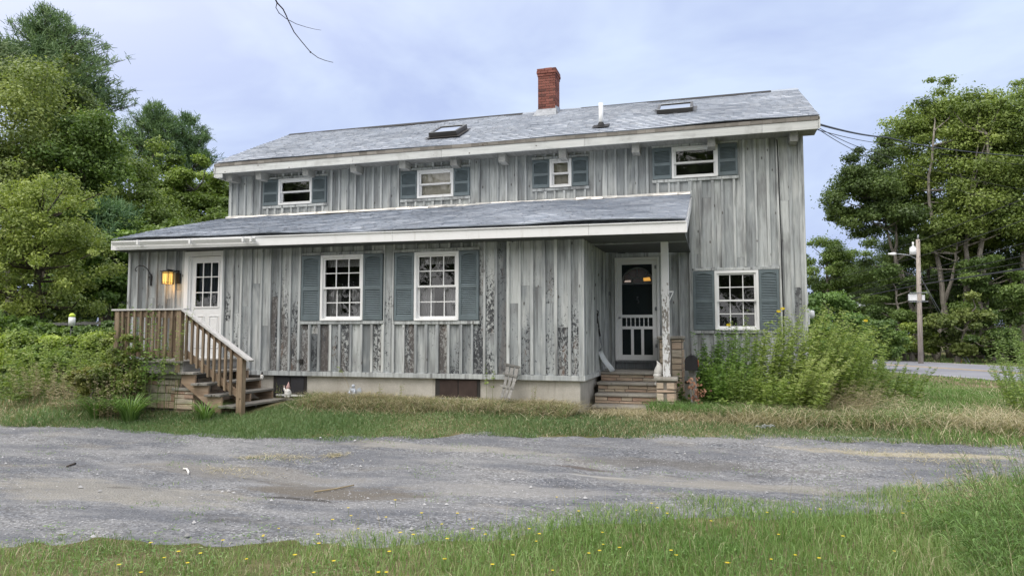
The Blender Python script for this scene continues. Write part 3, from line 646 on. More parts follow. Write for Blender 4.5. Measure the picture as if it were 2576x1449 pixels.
# lean-to roof
mb=MB(); LY=11.17; LZ=rz; LT=4.44; RX=-.355
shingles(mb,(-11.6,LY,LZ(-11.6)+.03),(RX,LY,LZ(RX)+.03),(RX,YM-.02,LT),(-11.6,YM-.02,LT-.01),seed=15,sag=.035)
mb.M=1; mb.T=.3
mb.hexa([(-11.58,LY+.02,LZ(-11.6)-.04),(RX-.02,LY+.02,LZ(RX)-.04),(RX-.02,YM-.03,LT-.075),(-11.58,YM-.03,LT-.10),(-11.58,LY+.02,LZ(-11.6)-.01),(RX-.02,LY+.02,LZ(RX)-.01),(RX-.02,YM-.03,LT-.05),(-11.58,YM-.03,LT-.06)])
lroof=mb.build('lower_roof',[M['shingle'],M['greypaint']],house)
mb=MB(); mb.T=.9; rr=random.Random(2); x=XL-.02
while x<-.4:             # crumpled flashing strip along the top
    b=min(x+rr.uniform(.15,.5),-.37); t=.03+.02*rr.random()
    mb.hexa([(x,YM-.16,LT-.03),(b,YM-.16,LT-.03),(b,YM-.05,LT-.03),(x,YM-.05,LT-.03),(x,YM-.16+rr.uniform(-.02,.03),LT+.00+rr.uniform(0,.02)),(b,YM-.16+rr.uniform(-.02,.03),LT+rr.uniform(0,.02)),(b,YM-.05,LT+t),(x,YM-.05,LT+t)]); x=b
mb.build('flashing',M['flash'],lroof)
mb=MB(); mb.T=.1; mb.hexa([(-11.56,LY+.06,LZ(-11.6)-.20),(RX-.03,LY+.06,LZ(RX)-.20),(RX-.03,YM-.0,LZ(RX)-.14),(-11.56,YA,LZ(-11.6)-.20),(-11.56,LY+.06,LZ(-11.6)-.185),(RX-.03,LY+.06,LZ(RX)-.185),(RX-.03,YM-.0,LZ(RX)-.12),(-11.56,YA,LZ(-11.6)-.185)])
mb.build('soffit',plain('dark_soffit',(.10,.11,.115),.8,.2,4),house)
mb=MB(); mb.R=.4
xs=[-11.6,-9.5,-5.4,-1.9,RX]
for a,b in zip(xs,xs[1:]):
    mb.T=.8; y=LY+.005
    mb.hexa([(a,y,LZ(a)-.19),(b-.004,y,LZ(b)-.19),(b-.004,y+.03,LZ(b)-.19),(a,y+.03,LZ(a)-.19),(a,y,LZ(a)-.03),(b-.004,y,LZ(b)-.03),(b-.004,y+.03,LZ(b)-.03),(a,y+.03,LZ(a)-.03)])
    mb.hexa([(a,y-.02,LZ(a)-.028),(b-.004,y-.02,LZ(b)-.028),(b-.004,y+.03,LZ(b)-.028),(a,y+.03,LZ(a)-.028),(a,y-.02,LZ(a)-.010),(b-.004,y-.02,LZ(b)-.010),(b-.004,y+.03,LZ(b)-.010),(a,y+.03,LZ(a)-.010)])
a=-11.6
mb.hexa([(a-.01,LY,LZ(a)-.19),(a+.02,LY,LZ(a)-.19),(a+.02,YM,LT-.25),(a-.01,YM,LT-.25),(a-.01,LY,LZ(a)-.03),(a+.02,LY,LZ(a)-.03),(a+.02,YM,LT-.07),(a-.01,YM,LT-.07)])
mb.hexa([(RX-.02,LY,LZ(RX)-.19),(RX+.01,LY,LZ(RX)-.19),(RX+.01,YM,LT-.25),(RX-.02,YM,LT-.25),(RX-.02,LY,LZ(RX)-.03),(RX+.01,LY,LZ(RX)-.03),(RX+.01,YM,LT-.07),(RX-.02,YM,LT-.07)])
mb.build('lower_fascia',M['white'],house)
# gutter
ga,gb=onY(291,605,LY).x,onY(650,602,LY).x; mb=MB(); mb.T=.9
def gut(a,b,y0,z,w=.085,h=.075):
    pr=[(0,0),(0,-h),(-w*.6,-h),(-w,-.02),(-w,0),(-w-.006,0),(-w-.006,-.022),(-w*.63,-h-.006),(0,-h-.006)]
    base=len(mb.v)
    for x,dz in ((a,0),(b,.0)):
        for q in pr[1:]: mb.v.append((x,y0+q[0],z(x)+q[1]))
    k=len(pr)-1
    for i in range(k-1): mb.face((base+i,base+i+1,base+k+i+1,base+k+i))
    mb.face(tuple(base+j for j in range(k))); mb.face(tuple(base+k+j for j in range(k))[::-1])
gut(ga,gb,LY-.016,lambda x:3.475-.045*(x-ga)/(gb-ga)-.03)
gtr=mb.build('gutter',M['white'],house)
for px in (357,487,620,640):
    x=onY(px,605,LY).x; z=3.475-.045*(x-ga)/(gb-ga)-.03; mb=MB(); mb.box((x-.02,LY-.118,z-.085),(x+.02,LY-.02,z+.012)); mb.bar((x+.0,LY-.09,z-.085),(x+.10,LY-.01,z-.12),.02,.012); mb.build('gutter_bracket',M['white'],gtr)
# main eave: wood blocks, fascia, rakes, beam ends
mb=MB(); x=E0; rr=random.Random(3)
while x<E1-.01:
    b=min(x+rr.uniform(.16,.24),E1); mb.T=rr.choice((.1,.35,.8)) if x<-1 else rr.uniform(.1,.5); mb.R=rr.random(); mb.box((x,YE+.0,ev-.085),(b-.003,YE+.03,ev-.012)); x=b
mb.build('eave_edge',M['edgewood'],house)
mb=MB(); cuts=[E0,-7.75,-5.6,-2.45,1.0,E1-.02]
for a,b in zip(cuts,cuts[1:]):
    mb.T=rr.uniform(.5,.95); mb.R=rr.random(); mb.box((a,YE+.012,5.445),(b-.004,YE+.045,ev-.088),.003)
mb.box((E0-.01,YE+.012,5.36),(E0+.03,YM+.1,5.6)); mb.box((E0+.032,YE+.02,5.345),(E0+.22,YE+.05,5.443)); mb.T=.8
for X in (E0-.012,E1-.02):
    for s in (1,-1):
        ye=YR-(YR-YE)*s; mb.hexa([(X,ye,ev-.25),(X+.03,ye,ev-.25),(X+.03,YR,ZR-.25),(X,YR,ZR-.25),(X,ye,ev-.03),(X+.03,ye,ev-.03),(X+.03,YR,ZR-.03),(X,YR,ZR-.03)])
mb.build('fascia',M['fascia'],house)
mb=MB(); mb.T=.0; mb.box((E0+.03,YE+.05,5.46),(E1-.03,YM,5.475)); mb.build('eave_soffit',M['beam'],house)
for px in (585,658,775,895,1017,1145,1266,1417,1600,1790,1997):
    x=onY(px,400,YM-.25).x; mb=MB(); mb.T=rr.uniform(.3,.9); mb.R=rr.random(); w=.075; zt=5.46; zb=5.29+rr.uniform(-.01,.01)
    mb.hexa([(x-w,14.1,zb),(x+w,14.1,zb),(x+w,YM-.015,zb),(x-w,YM-.015,zb),(x-w,14.07,zt),(x+w,14.07,zt),(x+w,YM-.015,zt),(x-w,YM-.015,zt)]); mb.build('beam_end',M['beam'],house)
# porch post (peeling) and its bracket
t_=onY(1671,586,12.38); b_=onY(1678,945,12.38)
mb=MB(); mb.T=.8; w=.062
mb.hexa([(b_.x-w,12.32,.865),(b_.x+w,12.32,.865),(b_.x+w,12.44,.865),(b_.x-w,12.44,.865),(t_.x-w,12.32,3.25),(t_.x+w,12.32,3.25),(t_.x+w,12.44,3.25),(t_.x-w,12.44,3.25)])
pp=mb.build('porch_post',M['peel'],house)
mb=MB(); zz=onY(1680,733,12.46).z; xx=b_.x-.0
mb.box((xx-.09,12.45,zz-.02),(xx+.13,12.48,zz+.005)); mb.bar((xx+.125,12.465,zz-.01),(xx+.05,12.465,zz-.17),.03,.015); mb.bar((xx-.085,12.465,zz-.01),(xx-.06,12.465,zz-.10),.02,.015)
mb.build('post_bracket',M['white'],house)
mb=MB(); mb.T=.3; mb.box((-2.1,12.3,3.2),(RX-.04,12.46,3.30)); mb.build('porch_beam',M['siding'],house)
# ---- roof fittings
RN=Vector((0,-slope,1)).normalized(); RU=Vector((0,1,slope)).normalized()
def onR(px,py,lift=.02):
    d=ray(px,py); P0=Vector((0,YE,ev))+RN*lift-Vector((0,0,CAMZ)); t=P0.dot(RN)/d.dot(RN); return Vector((d.x*t,d.y*t,CAMZ+d.z*t))
for k,(bl,brt) in enumerate((((1080,347),(1150,341)),((1652,291),(1743,283)))):
    a=onR(*bl); b=onR(*brt); y=(a.y+b.y)/2; v0=(y-YE)/RU.y; L=.80 if k==0 else .78; x0,x1=a.x,b.x
    O=Vector((0,YE,ev))
    def Q(x,v,h): return Vector((x,0,0))+O+RU*(v0+v)+RN*h
    def slab(mb,xa,xb,va,vb,ha,hb): mb.hexa([Q(xa,va,ha),Q(xb,va,ha),Q(xb,vb,ha),Q(xa,vb,ha),Q(xa,va,hb),Q(xb,va,hb),Q(xb,vb,hb),Q(xa,vb,hb)])
    mb=MB(); f=.06; mb.T=.6
    slab(mb,x0,x1,0,f,0,.13); slab(mb,x0,x1,L-f,L,0,.13); slab(mb,x0,x0+f,f,L-f,0,.129); slab(mb,x1-f,x1,f,L-f,0,.129)
    slab(mb,x0-.08,x1+.08,-.10,-.001,.018,.026); slab(mb,x0-.08,x0-.001,0,L,.018,.026); slab(mb,x1+.001,x1+.08,0,L,.018,.026)
    s=mb.build('skylight',plain('dark_skylight_frame',(.045,.042,.04),.4,.2,6),house)
    mb=MB(); mb.quad(Q(x0+f,f,.115),Q(x1-f,f,.115),Q(x1-f,L-f,.115),Q(x0+f,L-f,.115)); mb.build('skylight_pane',M['skyglass'],s)
    mb=MB(); mb.M=0; slab(mb,x0+.02,x1-.02,.015,f-.02,.131,.134); slab(mb,x0+.02,x1-.02,L-f+.02,L-.015,.131,.134); mb.build('skylight_trim',M['greypaint'],s)
p=onR(1512,318); mb=MB(); mb.tube([p-Vector((0,0,.1)),p+Vector((0,0,.50))],.048,14); vp=mb.build('vent_pipe',M['pvc'],house)
mb=MB(); mb.lathe((p.x,p.y,p.z),[(.10,-.07),(.09,.0),(.07,.04),(.054,.07),(.052,.08)],14); mb.hexa([p+Vector((-.17,-.15,-.07)),p+Vector((.17,-.15,-.07)),p+Vector((.17,.12,.06)),p+Vector((-.17,.12,.06)),p+Vector((-.17,-.15,-.058)),p+Vector((.17,-.15,-.058)),p+Vector((.17,.12,.072)),p+Vector((-.17,.12,.072))]); mb.build('pipe_boot',M['rubber'],vp)
# chimney
cy0=16.62; a=onY(1353,250,cy0); b=onY(1397,250,cy0); cx0,cx1=a.x,b.x; cw=cx1-cx0; cd=cw*1.15; cb=6.95; ct=onY(1375,196,cy0).z; tp=onY(1375,183,cy0).z
mb=MB(); mb.T=.2; chim=None
mb.M=1; mb.box((cx0+.012,cy0+.012,cb),(cx1-.012,cy0+cd-.012,tp-.03)); mb.M=0
rr=random.Random(8); z=cb+.18; i=0; bh=.0655
def ring(x0,x1,y0,y1,z,h,off):
    g=.008
    def run(p0,p1,fx,fy,o):
        u=p0-o*.2
        while u<p1-.01:
            s=max(u,p0); e=min(u+.2,p1); u+=.2
            if e-s<.03: continue
            mb.T=rr.random(); mb.R=rr.random()
            if fx is None: mb.box((s+g/2,fy[0],z),(e-g/2,fy[1],z+h-g),.003)
            else: mb.box((fx[0],s+g/2,z),(fx[1],e-g/2,z+h-g),.003)
    run(x0,x1,None,(y0,y0+.02),off); run(x0,x1,None,(y1-.02,y1),off); run(y0+.021,y1-.021,(x1-.02,x1),None,off); run(y0+.021,y1-.021,(x0,x0+.02),None,off)
while z<ct-.01: ring(cx0,cx1,cy0,cy0+cd,z,bh,.5*(i%2)); z+=bh; i+=1
for j,e in enumerate((.012,.03,.022)): mb.M=0; ring(cx0-e,cx1+e,cy0-e,cy0+cd+e,z,bh,.5*(j%2)); mb.T=.3; mb.box((cx0-e+.019,cy0-e+.019,z-.004),(cx1+e-.019,cy0+cd+e-.019,z+bh-.006)); z+=bh
mb.T=.9; mb.box((cx0+cw*.3,cy0+.1,z-.01),(cx1-cw*.25,cy0+cd-.1,z+.05),.01)
chim=mb.build('chimney',[M['brick'],M['mortar']],house)
mb=MB(); mb.T=.6; zf=YE; f0=ev+(cy0-YE)*slope
mb.hexa([(cx0-.10,cy0-.16,f0-.07),(cx1+.06,cy0-.16,f0-.07),(cx1+.02,cy0+.0,f0+.0),(cx0-.02,cy0+.0,f0+.0),(cx0-.025,cy0-.03,f0+.13),(cx1+.02,cy0-.03,f0+.13),(cx1+.02,cy0,f0+.15),(cx0-.02,cy0,f0+.15)])
mb.hexa([(cx1+.005,cy0-.03,f0-.02),(cx1+.09,cy0-.03,f0-.02),(cx1+.06,cy0+.45,f0+.18),(cx1+.005,cy0+.45,f0+.18),(cx1+.004,cy0-.03,f0+.2),(cx1+.012,cy0-.03,f0+.2),(cx1+.012,cy0+.45,f0+.3),(cx1+.004,cy0+.45,f0+.3)])
mb.build('chimney_flashing',M['metal'],chim)
# ---- service cable down the corner, meter boxes on the gable
mb=MB(); mb.tube([(1.30,YM-.05,5.42),(1.31,YM-.055,5.0),(1.325,YM-.05,3.6),(1.335,YM-.055,2.2),(1.33,YM-.05,1.0)],.013,6)
tag(mb.build('cable',M['black']),'black cable running down the boards beside the right house corner','cable')
p=onY(2036,750,15.6); el=thing('utility_box',(XR,15.6,1.9),'white telephone box on the gable wall above the round meter','utility box')
mb=MB(); zc=onX(2032,750,XR+.1).z if 0 else CAMZ+(840-751)/1750*14.3; zc2=CAMZ+(840-797)/1750*14.3
mb.box((XR+.05,15.2,zc-.13),(XR+.16,15.45,zc+.13),.012); mb.build('cover',M['pvc'],el); mb=MB(); mb.tube([(XR+.08,15.3,zc-.13),(XR+.08,15.3,zc2+.1)],.015); mb.build('conduit',M['metal'],el)
me_=thing('electric_meter',(XR,15.3,1.5),'round electric meter on the gable wall below the telephone box','electric meter')
mb=MB(); mb.box((XR+.05,14.9,zc2-.18),(XR+.14,15.15,zc2+.16),.01); mb.build('meter_box',M['pvc'],me_)
mb=MB(); mb.tube([(XR+.14,15.02,zc2+.04),(XR+.2,15.02,zc2+.04),(XR+.24,15.02,zc2+.04)],[.085,.085,.07],14); mb.build('meter_glass',M['pvc'],me_)
mb=MB(); mb.tube([(XR+.09,15.02,zc2-.18),(XR+.09,15.02,.4)],.02); mb.build('conduit',M['metal'],me_)
# ================================================================ SIDE PORCH
rr=random.Random(41)
DF=10.05; DZ=1.13; DX0=-10.3; DX1=-8.85
deck=thing('wooden_porch',(-9.5,10.8,.42),'brown wooden porch with railing and stairs in front of the white side door','porch')
mb=MB(); y=DF-.02; x=DX0
while x<DX1+.02:
    mb.T=rr.random(); mb.R=rr.random(); mb.box((x,DF-.04-rr.uniform(0,.015),DZ-.035),(x+.134,YA-.06,DZ),.004); x+=.14
mb.build('decking',M['tread'],deck)
mb=MB(); mb.T=.7; mb.R=.2; mb.box((DX0+.02,DF,DZ-.22),(DX1+.06,DF+.04,DZ-.037)); mb.box((DX1+.02,DF+.045,DZ-.22),(DX1+.06,YA-.07,DZ-.037)); mb.box((DX0+.02,DF+.045,DZ-.22),(DX0+.06,YA-.07,DZ-.037)); mb.build('rim_board',M['oldwood'],deck)
def post(x,y,z0,z1,w=.05,mat='deck'):
    mb=MB(); mb.T=rr.uniform(.5,1); mb.R=rr.random(); mb.box((x-w,y-w,z0),(x+w,y+w,z1),.006); return mb.build('post',M[mat],deck)
cp=onY(452,775,DF).x; np_=onY(605,900,DF); RT=onY(452,776,DF).z
post(cp,DF+.03,DZ-.2,RT-.03); post(DX0+.06,DF+.03,DZ-.2,RT-.03); post(DX0+.06,YA-.1,DZ,RT-.03); nz=np_.z
post(np_.x,DF+.03,.2,nz-.0,.055)
mb=MB(); mb.T=.7; mb.box((DX0-.05,DF-.04,RT-.03),(cp+.12,DF+.1,RT+.0),.004); mb.box((DX0-.04,DF+.101,RT-.03),(DX0+.1,YA-.05,RT+.0),.004); mb.build('top_rail',M['rail'],deck)
mb=MB(); mb.T=.4; mb.R=.6; mb.box((DX0+.11,DF+.012,RT-.13),(cp-.05,DF+.05,RT-.031)); mb.T=.5; mb.box((DX0+.11,DF+.012,DZ+.07),(cp-.05,DF+.05,DZ+.16)); mb.box((DX0+.04,DF+.1,RT-.13),(DX0+.08,YA-.16,RT-.031)); mb.box((DX0+.04,DF+.1,DZ+.07),(DX0+.08,YA-.16,DZ+.16)); mb.build('rail_board',M['deckx'],deck)
def baluster(x,z0,z1,y=DF-.022):
    mb=MB(); mb.T=rr.random(); mb.R=rr.random(); w=.019; mb.hexa([(x-w,y-.004,z0),(x+w,y-.004,z0-.015),(x+w,y+.032,z0-.015),(x-w,y+.032,z0),(x-w,y-.004,z1),(x+w,y-.004,z1),(x+w,y+.032,z1),(x-w,y+.032,z1)]); mb.build('baluster',M['deck'],deck)
n=9
for i in range(n): baluster(DX0+.19+(cp-.14-DX0-.19)*i/(n-1)*1.0,DZ+.06,RT-.035)
for i in range(7):
    mb=MB(); mb.T=rr.random(); yy=DF+.25+i*.18; mb.box((DX0+.003,yy-.019,DZ+.06),(DX0+.038,yy+.019,RT-.035)); mb.build('baluster',M['deck'],deck)
# sloping rail
A=onY(462,779,DF); B=onY(630,908,DF); A=Vector((A.x,DF+.02,A.z)); B=Vector((B.x,DF+.02,B.z)); d=(B-A).normalized()
mb=MB(); mb.T=.9; mb.bar(A,B,.14,.032); mb.build('stair_rail',M['rail'],deck)
mb=MB(); mb.T=.3; mb.R=.7; o=Vector((0,0.01,-.075)); mb.bar(A+o+d*.05,B+o-d*.14,.036,.085); lo=Vector((0,.01,-.72)); mb.bar(A+lo+d*.05,Vector((np_.x-.05,DF+.03,0))+Vector((0,0,(A+lo+(B-A)*((np_.x-.05-A.x)/(B.x-A.x))).z)),.036,.10); mb.build('rail_board',M['deckx'],deck)
for i in range(9):
    t=(i+.75)/10.; x=A.x+(np_.x-.03-A.x)*t; zt=A.z+(B.z-A.z)*(x-A.x)/(B.x-A.x)
    baluster(x,zt-.80,zt-.035)
# treads, risers and stringers
run=.275; rise=.183; y1=YA-.12
for i in range(1,5):
    z=DZ-rise*i; x0=DX1+.05+run*(i-1)-.02; mb=MB(); mb.T=rr.random(); mb.R=rr.random()
    e=rr.uniform(-.01,.02); f_=.02 if i<4 else .0
    mb.box((x0,DF-.09-e,z-.04),(x0+run/2+.0,y1,z),.005); mb.T=rr.random(); mb.R=rr.random(); mb.box((x0+run/2+.006,DF-.085+e,z-.04),(x0+run+.035,y1,z),.005); mb.build('tread',M['tread'],deck)
for yy in (DF-.035,(DF+y1)/2,y1-.06):
    mb=MB(); mb.T=.9; mb.R=rr.random()
    for i in range(1,4):
        z=DZ-rise*i-.042; x0=DX1+.06+run*(i-1)
        mb.hexa([(x0,yy,z-.15),(x0+run,yy,z-.15-rise),(x0+run,yy+.04,z-.15-rise),(x0,yy+.04,z-.15),(x0,yy,z),(x0+run,yy,z),(x0+run,yy+.04,z),(x0,yy+.04,z)])
    x0=DX1+.06; mb.hexa([(x0-.0,yy+.001,DZ-.37),(x0+.2,yy+.001,DZ-.42),(x0+.2,yy+.039,DZ-.42),(x0,yy+.039,DZ-.37),(x0-.0,yy+.001,DZ-.224),(x0+.2,yy+.001,DZ-.224),(x0+.2,yy+.039,DZ-.224),(x0,yy+.039,DZ-.224)])
    mb.build('stringer',M['deckx'],deck)
mb=MB(); mb.T=.3
mb.box((DX1+.05+run*3.1,y1-.25,.2),(DX1+.05+run*3.4,y1-.2,.4)); mb.box((DX1+.05+run*3.5,(DF+y1)/2-.05,.2),(DX1+.05+run*3.6,(DF+y1)/2,.4)); mb.build('support_block',M['oldwood'],deck)
# ---------------------------------------------------------------- ledge stone facing
def veneer(mb,fn,W,H,seed,th=.03,tint=(0,1),hs=(.05,.09),ls=(.15,.45)):
    r=random.Random(seed); z=0
    while z<H-.015:
        h=min(r.uniform(*hs),H-z)
        if H-z-h<.03: h=H-z
        u=-r.uniform(0,.1)
        while u<W-.01:
            l=r.uniform(*ls); a=max(u,0); b=min(u+l,W); u+=l
            if b-a<.03: continue
            mb.T=r.uniform(*tint); mb.R=r.random(); g=.006; k=th*r.uniform(.35,1.1); j=lambda: r.uniform(-.004,.004); c=.008
            P=[(a+g,z+g+j()),(b-g,z+g+j()),(b-g,z+h-g+j()),(a+g,z+h-g+j())]
            Q=[(P[0][0]+c,P[0][1]+c),(P[1][0]-c,P[1][1]+c),(P[2][0]-c,P[2][1]-c),(P[3][0]+c,P[3][1]-c)]
            b0=len(mb.v); mb.v+=[tuple(fn(p[0],p[1],0)) for p in P]+[tuple(fn(p[0],p[1],k-.004)) for p in P]+[tuple(fn(q[0],q[1],k)) for q in Q]
            for i in range(4):
                n=(i+1)%4; mb.face((b0+i,b0+n,b0+4+n,b0+4+i)); mb.face((b0+4+i,b0+4+n,b0+8+n,b0+8+i))
            mb.face((b0+8,b0+9,b0+10,b0+11))
        z+=h
mb=MB(); mb.box((DX0+.16,DF+.14,.15),(DX1-.12,YA-.1,DZ-.235)); base=mb.build('stone_base',M['mortar'],deck,'tan ledge-stone base')
mb=MB(); veneer(mb,lambda u,z,k:(DX0+.16+u,DF+.138-k,.3+z),DX1-.12-DX0-.16,.50,61,.05,(.25,1),(.08,.17),(.2,.6)); veneer(mb,lambda u,z,k:(DX1-.118+k,DF+.14+u,.3+z),1.3,.50,62,.04,(.25,1),(.08,.16)); mb.build('stone_facing',M['stone'],base)
mb=MB(); mb.T=.5; mb.box((DX0+.1,DF+.08,DZ-.305),(DX1-.05,YA-.12,DZ-.232),.01); mb.T=.8; mb.box((DX1-.2,DF+.02,.62),(DX1+.3,DF+.4,.67),.008); mb.build('slab',M['slab'],base)
mb=MB(); mb.box((DX1-.15,DF+.06,.2),(DX1+.26,DF+.38,.615)); veneer(mb,lambda u,z,k:(DX1-.15+u,DF+.058-k,.3+z),.41,.30,63,.03,(.3,1),(.06,.12)); mb.build('stone_facing',[M['stone']],base)
# ================================================================ FRONT STONE STEPS
st=thing('stone_steps',(-1.5,12.9,.3),'stone front steps with a low pillar rising to the screen door','steps')
sx0,sx1=-2.08,-.92; yr=[13.30,12.93,12.56,12.20]; tz=[.885,.71,.535,.36]
for i in range(4):
    mb=MB(); mb.T=.4+.15*i; xa=sx0-(.0 if i<1 else .0); xb=sx1+.03
    mb.box((sx0+(.01 if i<2 else .03),yr[i]-.045,tz[i]-.05),(xb,(YM-.02 if i==0 else yr[i-1]+.02),tz[i]),.012)
    mb.build('tread',M['slab'],st)
    mb=MB(); h=tz[i]-.05-(tz[i+1] if i<3 else .1); z0=(tz[i+1] if i<3 else .1)
    mb.box((sx0+.03,yr[i]+.02,z0-.02),(sx1,yr[i]+.2,tz[i]-.052)); mb.build('riser_core',M['mortar'],st)
    mb=MB(); veneer(mb,lambda u,z,k,i=i,z0=z0:(sx0+.03+u,yr[i]+.018-k,z0+z),sx1-sx0-.03,h,70+i,.03,(.3,1),(.045,.07),(.18,.5)); mb.build('riser_stone',M['stone'],st)
mb=MB(); mb.box((sx1+.03,12.62,.1),(-.62,14.3,.62)); mb.build('side_wall_core',M['mortar'],st)
mb=MB(); veneer(mb,lambda u,z,k:(-.618+k,12.62+u,.2+z),1.6,.42,77,.03,(.2,1)); mb.build('side_wall_stone',M['stone'],st)
def pillar(x0,x1,y0,y1,z0,z1,seed,cap):
    mb=MB(); mb.box((x0,y0,z0),(x1,y1,z1-.001)); p=mb.build('pillar',M['mortar'],st); mb=MB()
    r=random.Random(seed); z=z0+.12
    W=x1-x0
    while z<z1-.03:
        wide=r.random()<.4; h=min(r.uniform(.055,.07) if wide else r.uniform(.10,.16),z1-z)
        rows=((0,1),) if wide else ((0,.40),(.55,1)) if r.random()<.7 else ((0,.5),(.54,1))
        for a,b in rows:
            veneer(mb,lambda u,zz,k,a=a,z=z:(x0+W*a+u,y0-k,z+zz),W*(b-a),h-.008,r.randint(0,999),.035,(.5,1),(h,h+.01),(1,1.1))
        veneer(mb,lambda u,zz,k,z=z:(x1+k,y0+u,z+zz),y1-y0,h-.008,r.randint(0,999),.03,(.3,.9),(h,h+.01),(.15,.3))
        z+=h
    mb.build('pillar_stone',M['stone'],p); mb=MB(); mb.box((x0-.04,y0-.05,z1),(x1+.05,y1+.04,z1+cap),.012); mb.build('pillar_cap',M['slab'],p)
pillar(-.93,-.62,12.22,12.58,.05,.80,5,.062)
pillar(-.98,-.56,13.72,14.35,.05,1.50,6,.06)
# ================================================================ SMALL THINGS
p=onY(436,700,YA-.05)
lan=thing('wall_lantern',(p.x,YA-.05,p.z),'black box-shaped wall lantern glowing yellow beside the side door','lantern')
cx,cy,cz=p.x-.0,YA-.20,p.z
mb=MB(); mb.box((cx+.06,YA-.05,cz-.11),(cx+.16,YA-.02,cz+.10),.006); mb.bar((cx+.11,YA-.05,cz+.14),(cx+.02,cy,cz+.16),.022,.02); mb.box((cx+.09,YA-.055,cz+.08),(cx+.13,YA-.035,cz+.16)); mb.build('wall_plate',M['black'],lan)
mb=MB(); w=.075
mb.box((cx-w-.025,cy-w-.03,cz+.115),(cx+w+.025,cy+w+.03,cz+.13)); mb.box((cx-w+.01,cy-w+.01,cz+.131),(cx+w-.01,cy+w-.01,cz+.145)); mb.box((cx-.02,cy-.02,cz+.145),(cx+.02,cy+.02,cz+.17)); mb.build('cap',M['black'],lan)
mb=MB()
for sx in (-1,1):
    for sy in (-1,1): mb.box((cx+sx*w-.006,cy+sy*w-.006,cz-.13),(cx+sx*w+.006,cy+sy*w+.006,cz+.114))
for zz in (-.13,-.10,.085,.10):
    for s in (-1,1): mb.box((cx-w,cy+s*w-.0045,cz+zz-.004),(cx+w,cy+s*w+.0045,cz+zz+.004)); mb.box((cx+s*w-.0045,cy-w,cz+zz-.0035),(cx+s*w+.0045,cy+w,cz+zz+.0035))
for q in (-.6,0,.6):
    for s in (-1,1): mb.box((cx+q*w-.0035,cy+s*w-.004,cz-.13),(cx+q*w+.0035,cy+s*w+.004,cz+.114)); mb.box((cx+s*w-.004,cy+q*w-.0035,cz-.13),(cx+s*w+.004,cy+q*w+.0035,cz+.114))
mb.build('cage',M['black'],lan)
n_=NT('amber_lit_glass'); zz=n_.n('ShaderNodeTexCoord').outputs['Object']
mb=MB(); g=w-.008; mb.box((cx-g,cy-g,cz-.12),(cx+g,cy+g,cz+.11)); mb.build('lamp_glass',n_.pbr((.9,.6,.2),.4,emit=(1,.58,.13),es=1.25),lan)
li=bpy.data.lights.new('lantern_light','POINT'); li.energy=1.6; li.color=(1,.55,.2); li.shadow_soft_size=.05; lo_=bpy.data.objects.new('lantern_light',li); COL.objects.link(lo_); lo_.parent=lan; lo_.location=Vector((cx,cy,cz-.17))-Vector(lan.location)
# plant hook
p0=onY(380,718,YA-.03); p1=onY(379,697,YA-.03)
hk=thing('plant_hook',(p0.x,YA-.03,p1.z),'curved black iron plant hook on the boards left of the lantern','plant hook')
mb=MB(); pts=[p0]; 
for (px,py,o) in ((380,697,.03),(377,687,.05),(371,677,.09),(362,670,.15),(352,668,.20),(345,671,.24),(341,676,.26),(340,681,.27),(343,683,.27),(345,680,.265)): q=onY(px,py,YA-o); pts.append(q)
mb.tube(pts,[.012,.012]+[.009]*(len(pts)-3)+[.006],6); mb.build('arm',M['black'],hk)
mb=MB(); mb.box((p1.x-.04,YA-.05,p1.z-.012),(p1.x+.04,YA-.03,p1.z+.012)); mb.box((p0.x-.014,YA-.048,p0.z-.01),(p0.x+.014,YA-.03,p1.z+.06)); mb.build('bracket',M['black'],hk)
# snow shovel leaning in the entry
top=onY(1500,787,12.98); elb=onY(1512,862,13.1); sock=onY(1509,882,13.12)
sh=thing('snow_shovel',(sock.x,13.6,.89),'white and grey snow shovel leaning by the screen door','snow shovel')
mb=MB(); mb.tube([top,top.lerp(elb,.45),elb,Vector((elb.x+.015,13.12,elb.z-.08)),sock],[.014,.014,.013,.012,.014],8); mb.build('shaft',M['metal'],sh)
mb=MB(); mb.tube([top.lerp(elb,.02),top.lerp(elb,.5)],.019,8); mb.tube([top.lerp(elb,.52),top.lerp(elb,.78)],.018,8); mb.build('grip',M['rubber'],sh)
mb=MB(); mb.tube([top+Vector((-.05,0,-.03)),top+Vector((-.035,0,.03)),top+Vector((0,0,.055)),top+Vector((.035,0,.03)),top+Vector((.03,0,-.06))],.012,6); mb.tube([top+Vector((-.05,0,-.03)),top+Vector((.03,0,-.06))],.013,6); mb.build('handle',M['rubber'],sh)
s0=onY(1507,884,13.14); s1=onY(1541,934,13.36); mb=MB(); mb.T=.8; n=6; W=.2
side=Vector((.2,.95,.1)).normalized(); ax_=(s1-s0); nr=ax_.cross(side).normalized()
bl=[]
for i in range(n+1):
    t=i/n; row=[]
    for j in range(7):
        v=j/6*2-1; row.append(s0+ax_*t+side*(W*v*(.75+.25*min(1,t*3)))*.62-nr*(.09*math.sin(math.pi*min(1,t+.12))*.9*(1-v*v*.6))+nr*(0.03*(1-t)))
    bl.append(row)
b0=len(mb.v)
for row in bl: mb.v+=[tuple(q) for q in row]
for row in bl: mb.v+=[tuple(q+nr*.012) for q in row]
N7=7*(n+1); mb.S=True
for i in range(n):
    for j in range(6):
        a=b0+i*7+j; mb.face((a,a+1,a+8,a+7)); mb.face((a+N7,a+7+N7,a+8+N7,a+1+N7))
mb.S=False
for i in range(n): 
    for j in (0,6): a=b0+i*7+j; mb.face((a,a+7,a+7+N7,a+N7))
for j in range(6):
    for i in (0,n): a=b0+i*7+j; mb.face((a,a+1,a+1+N7,a+N7))
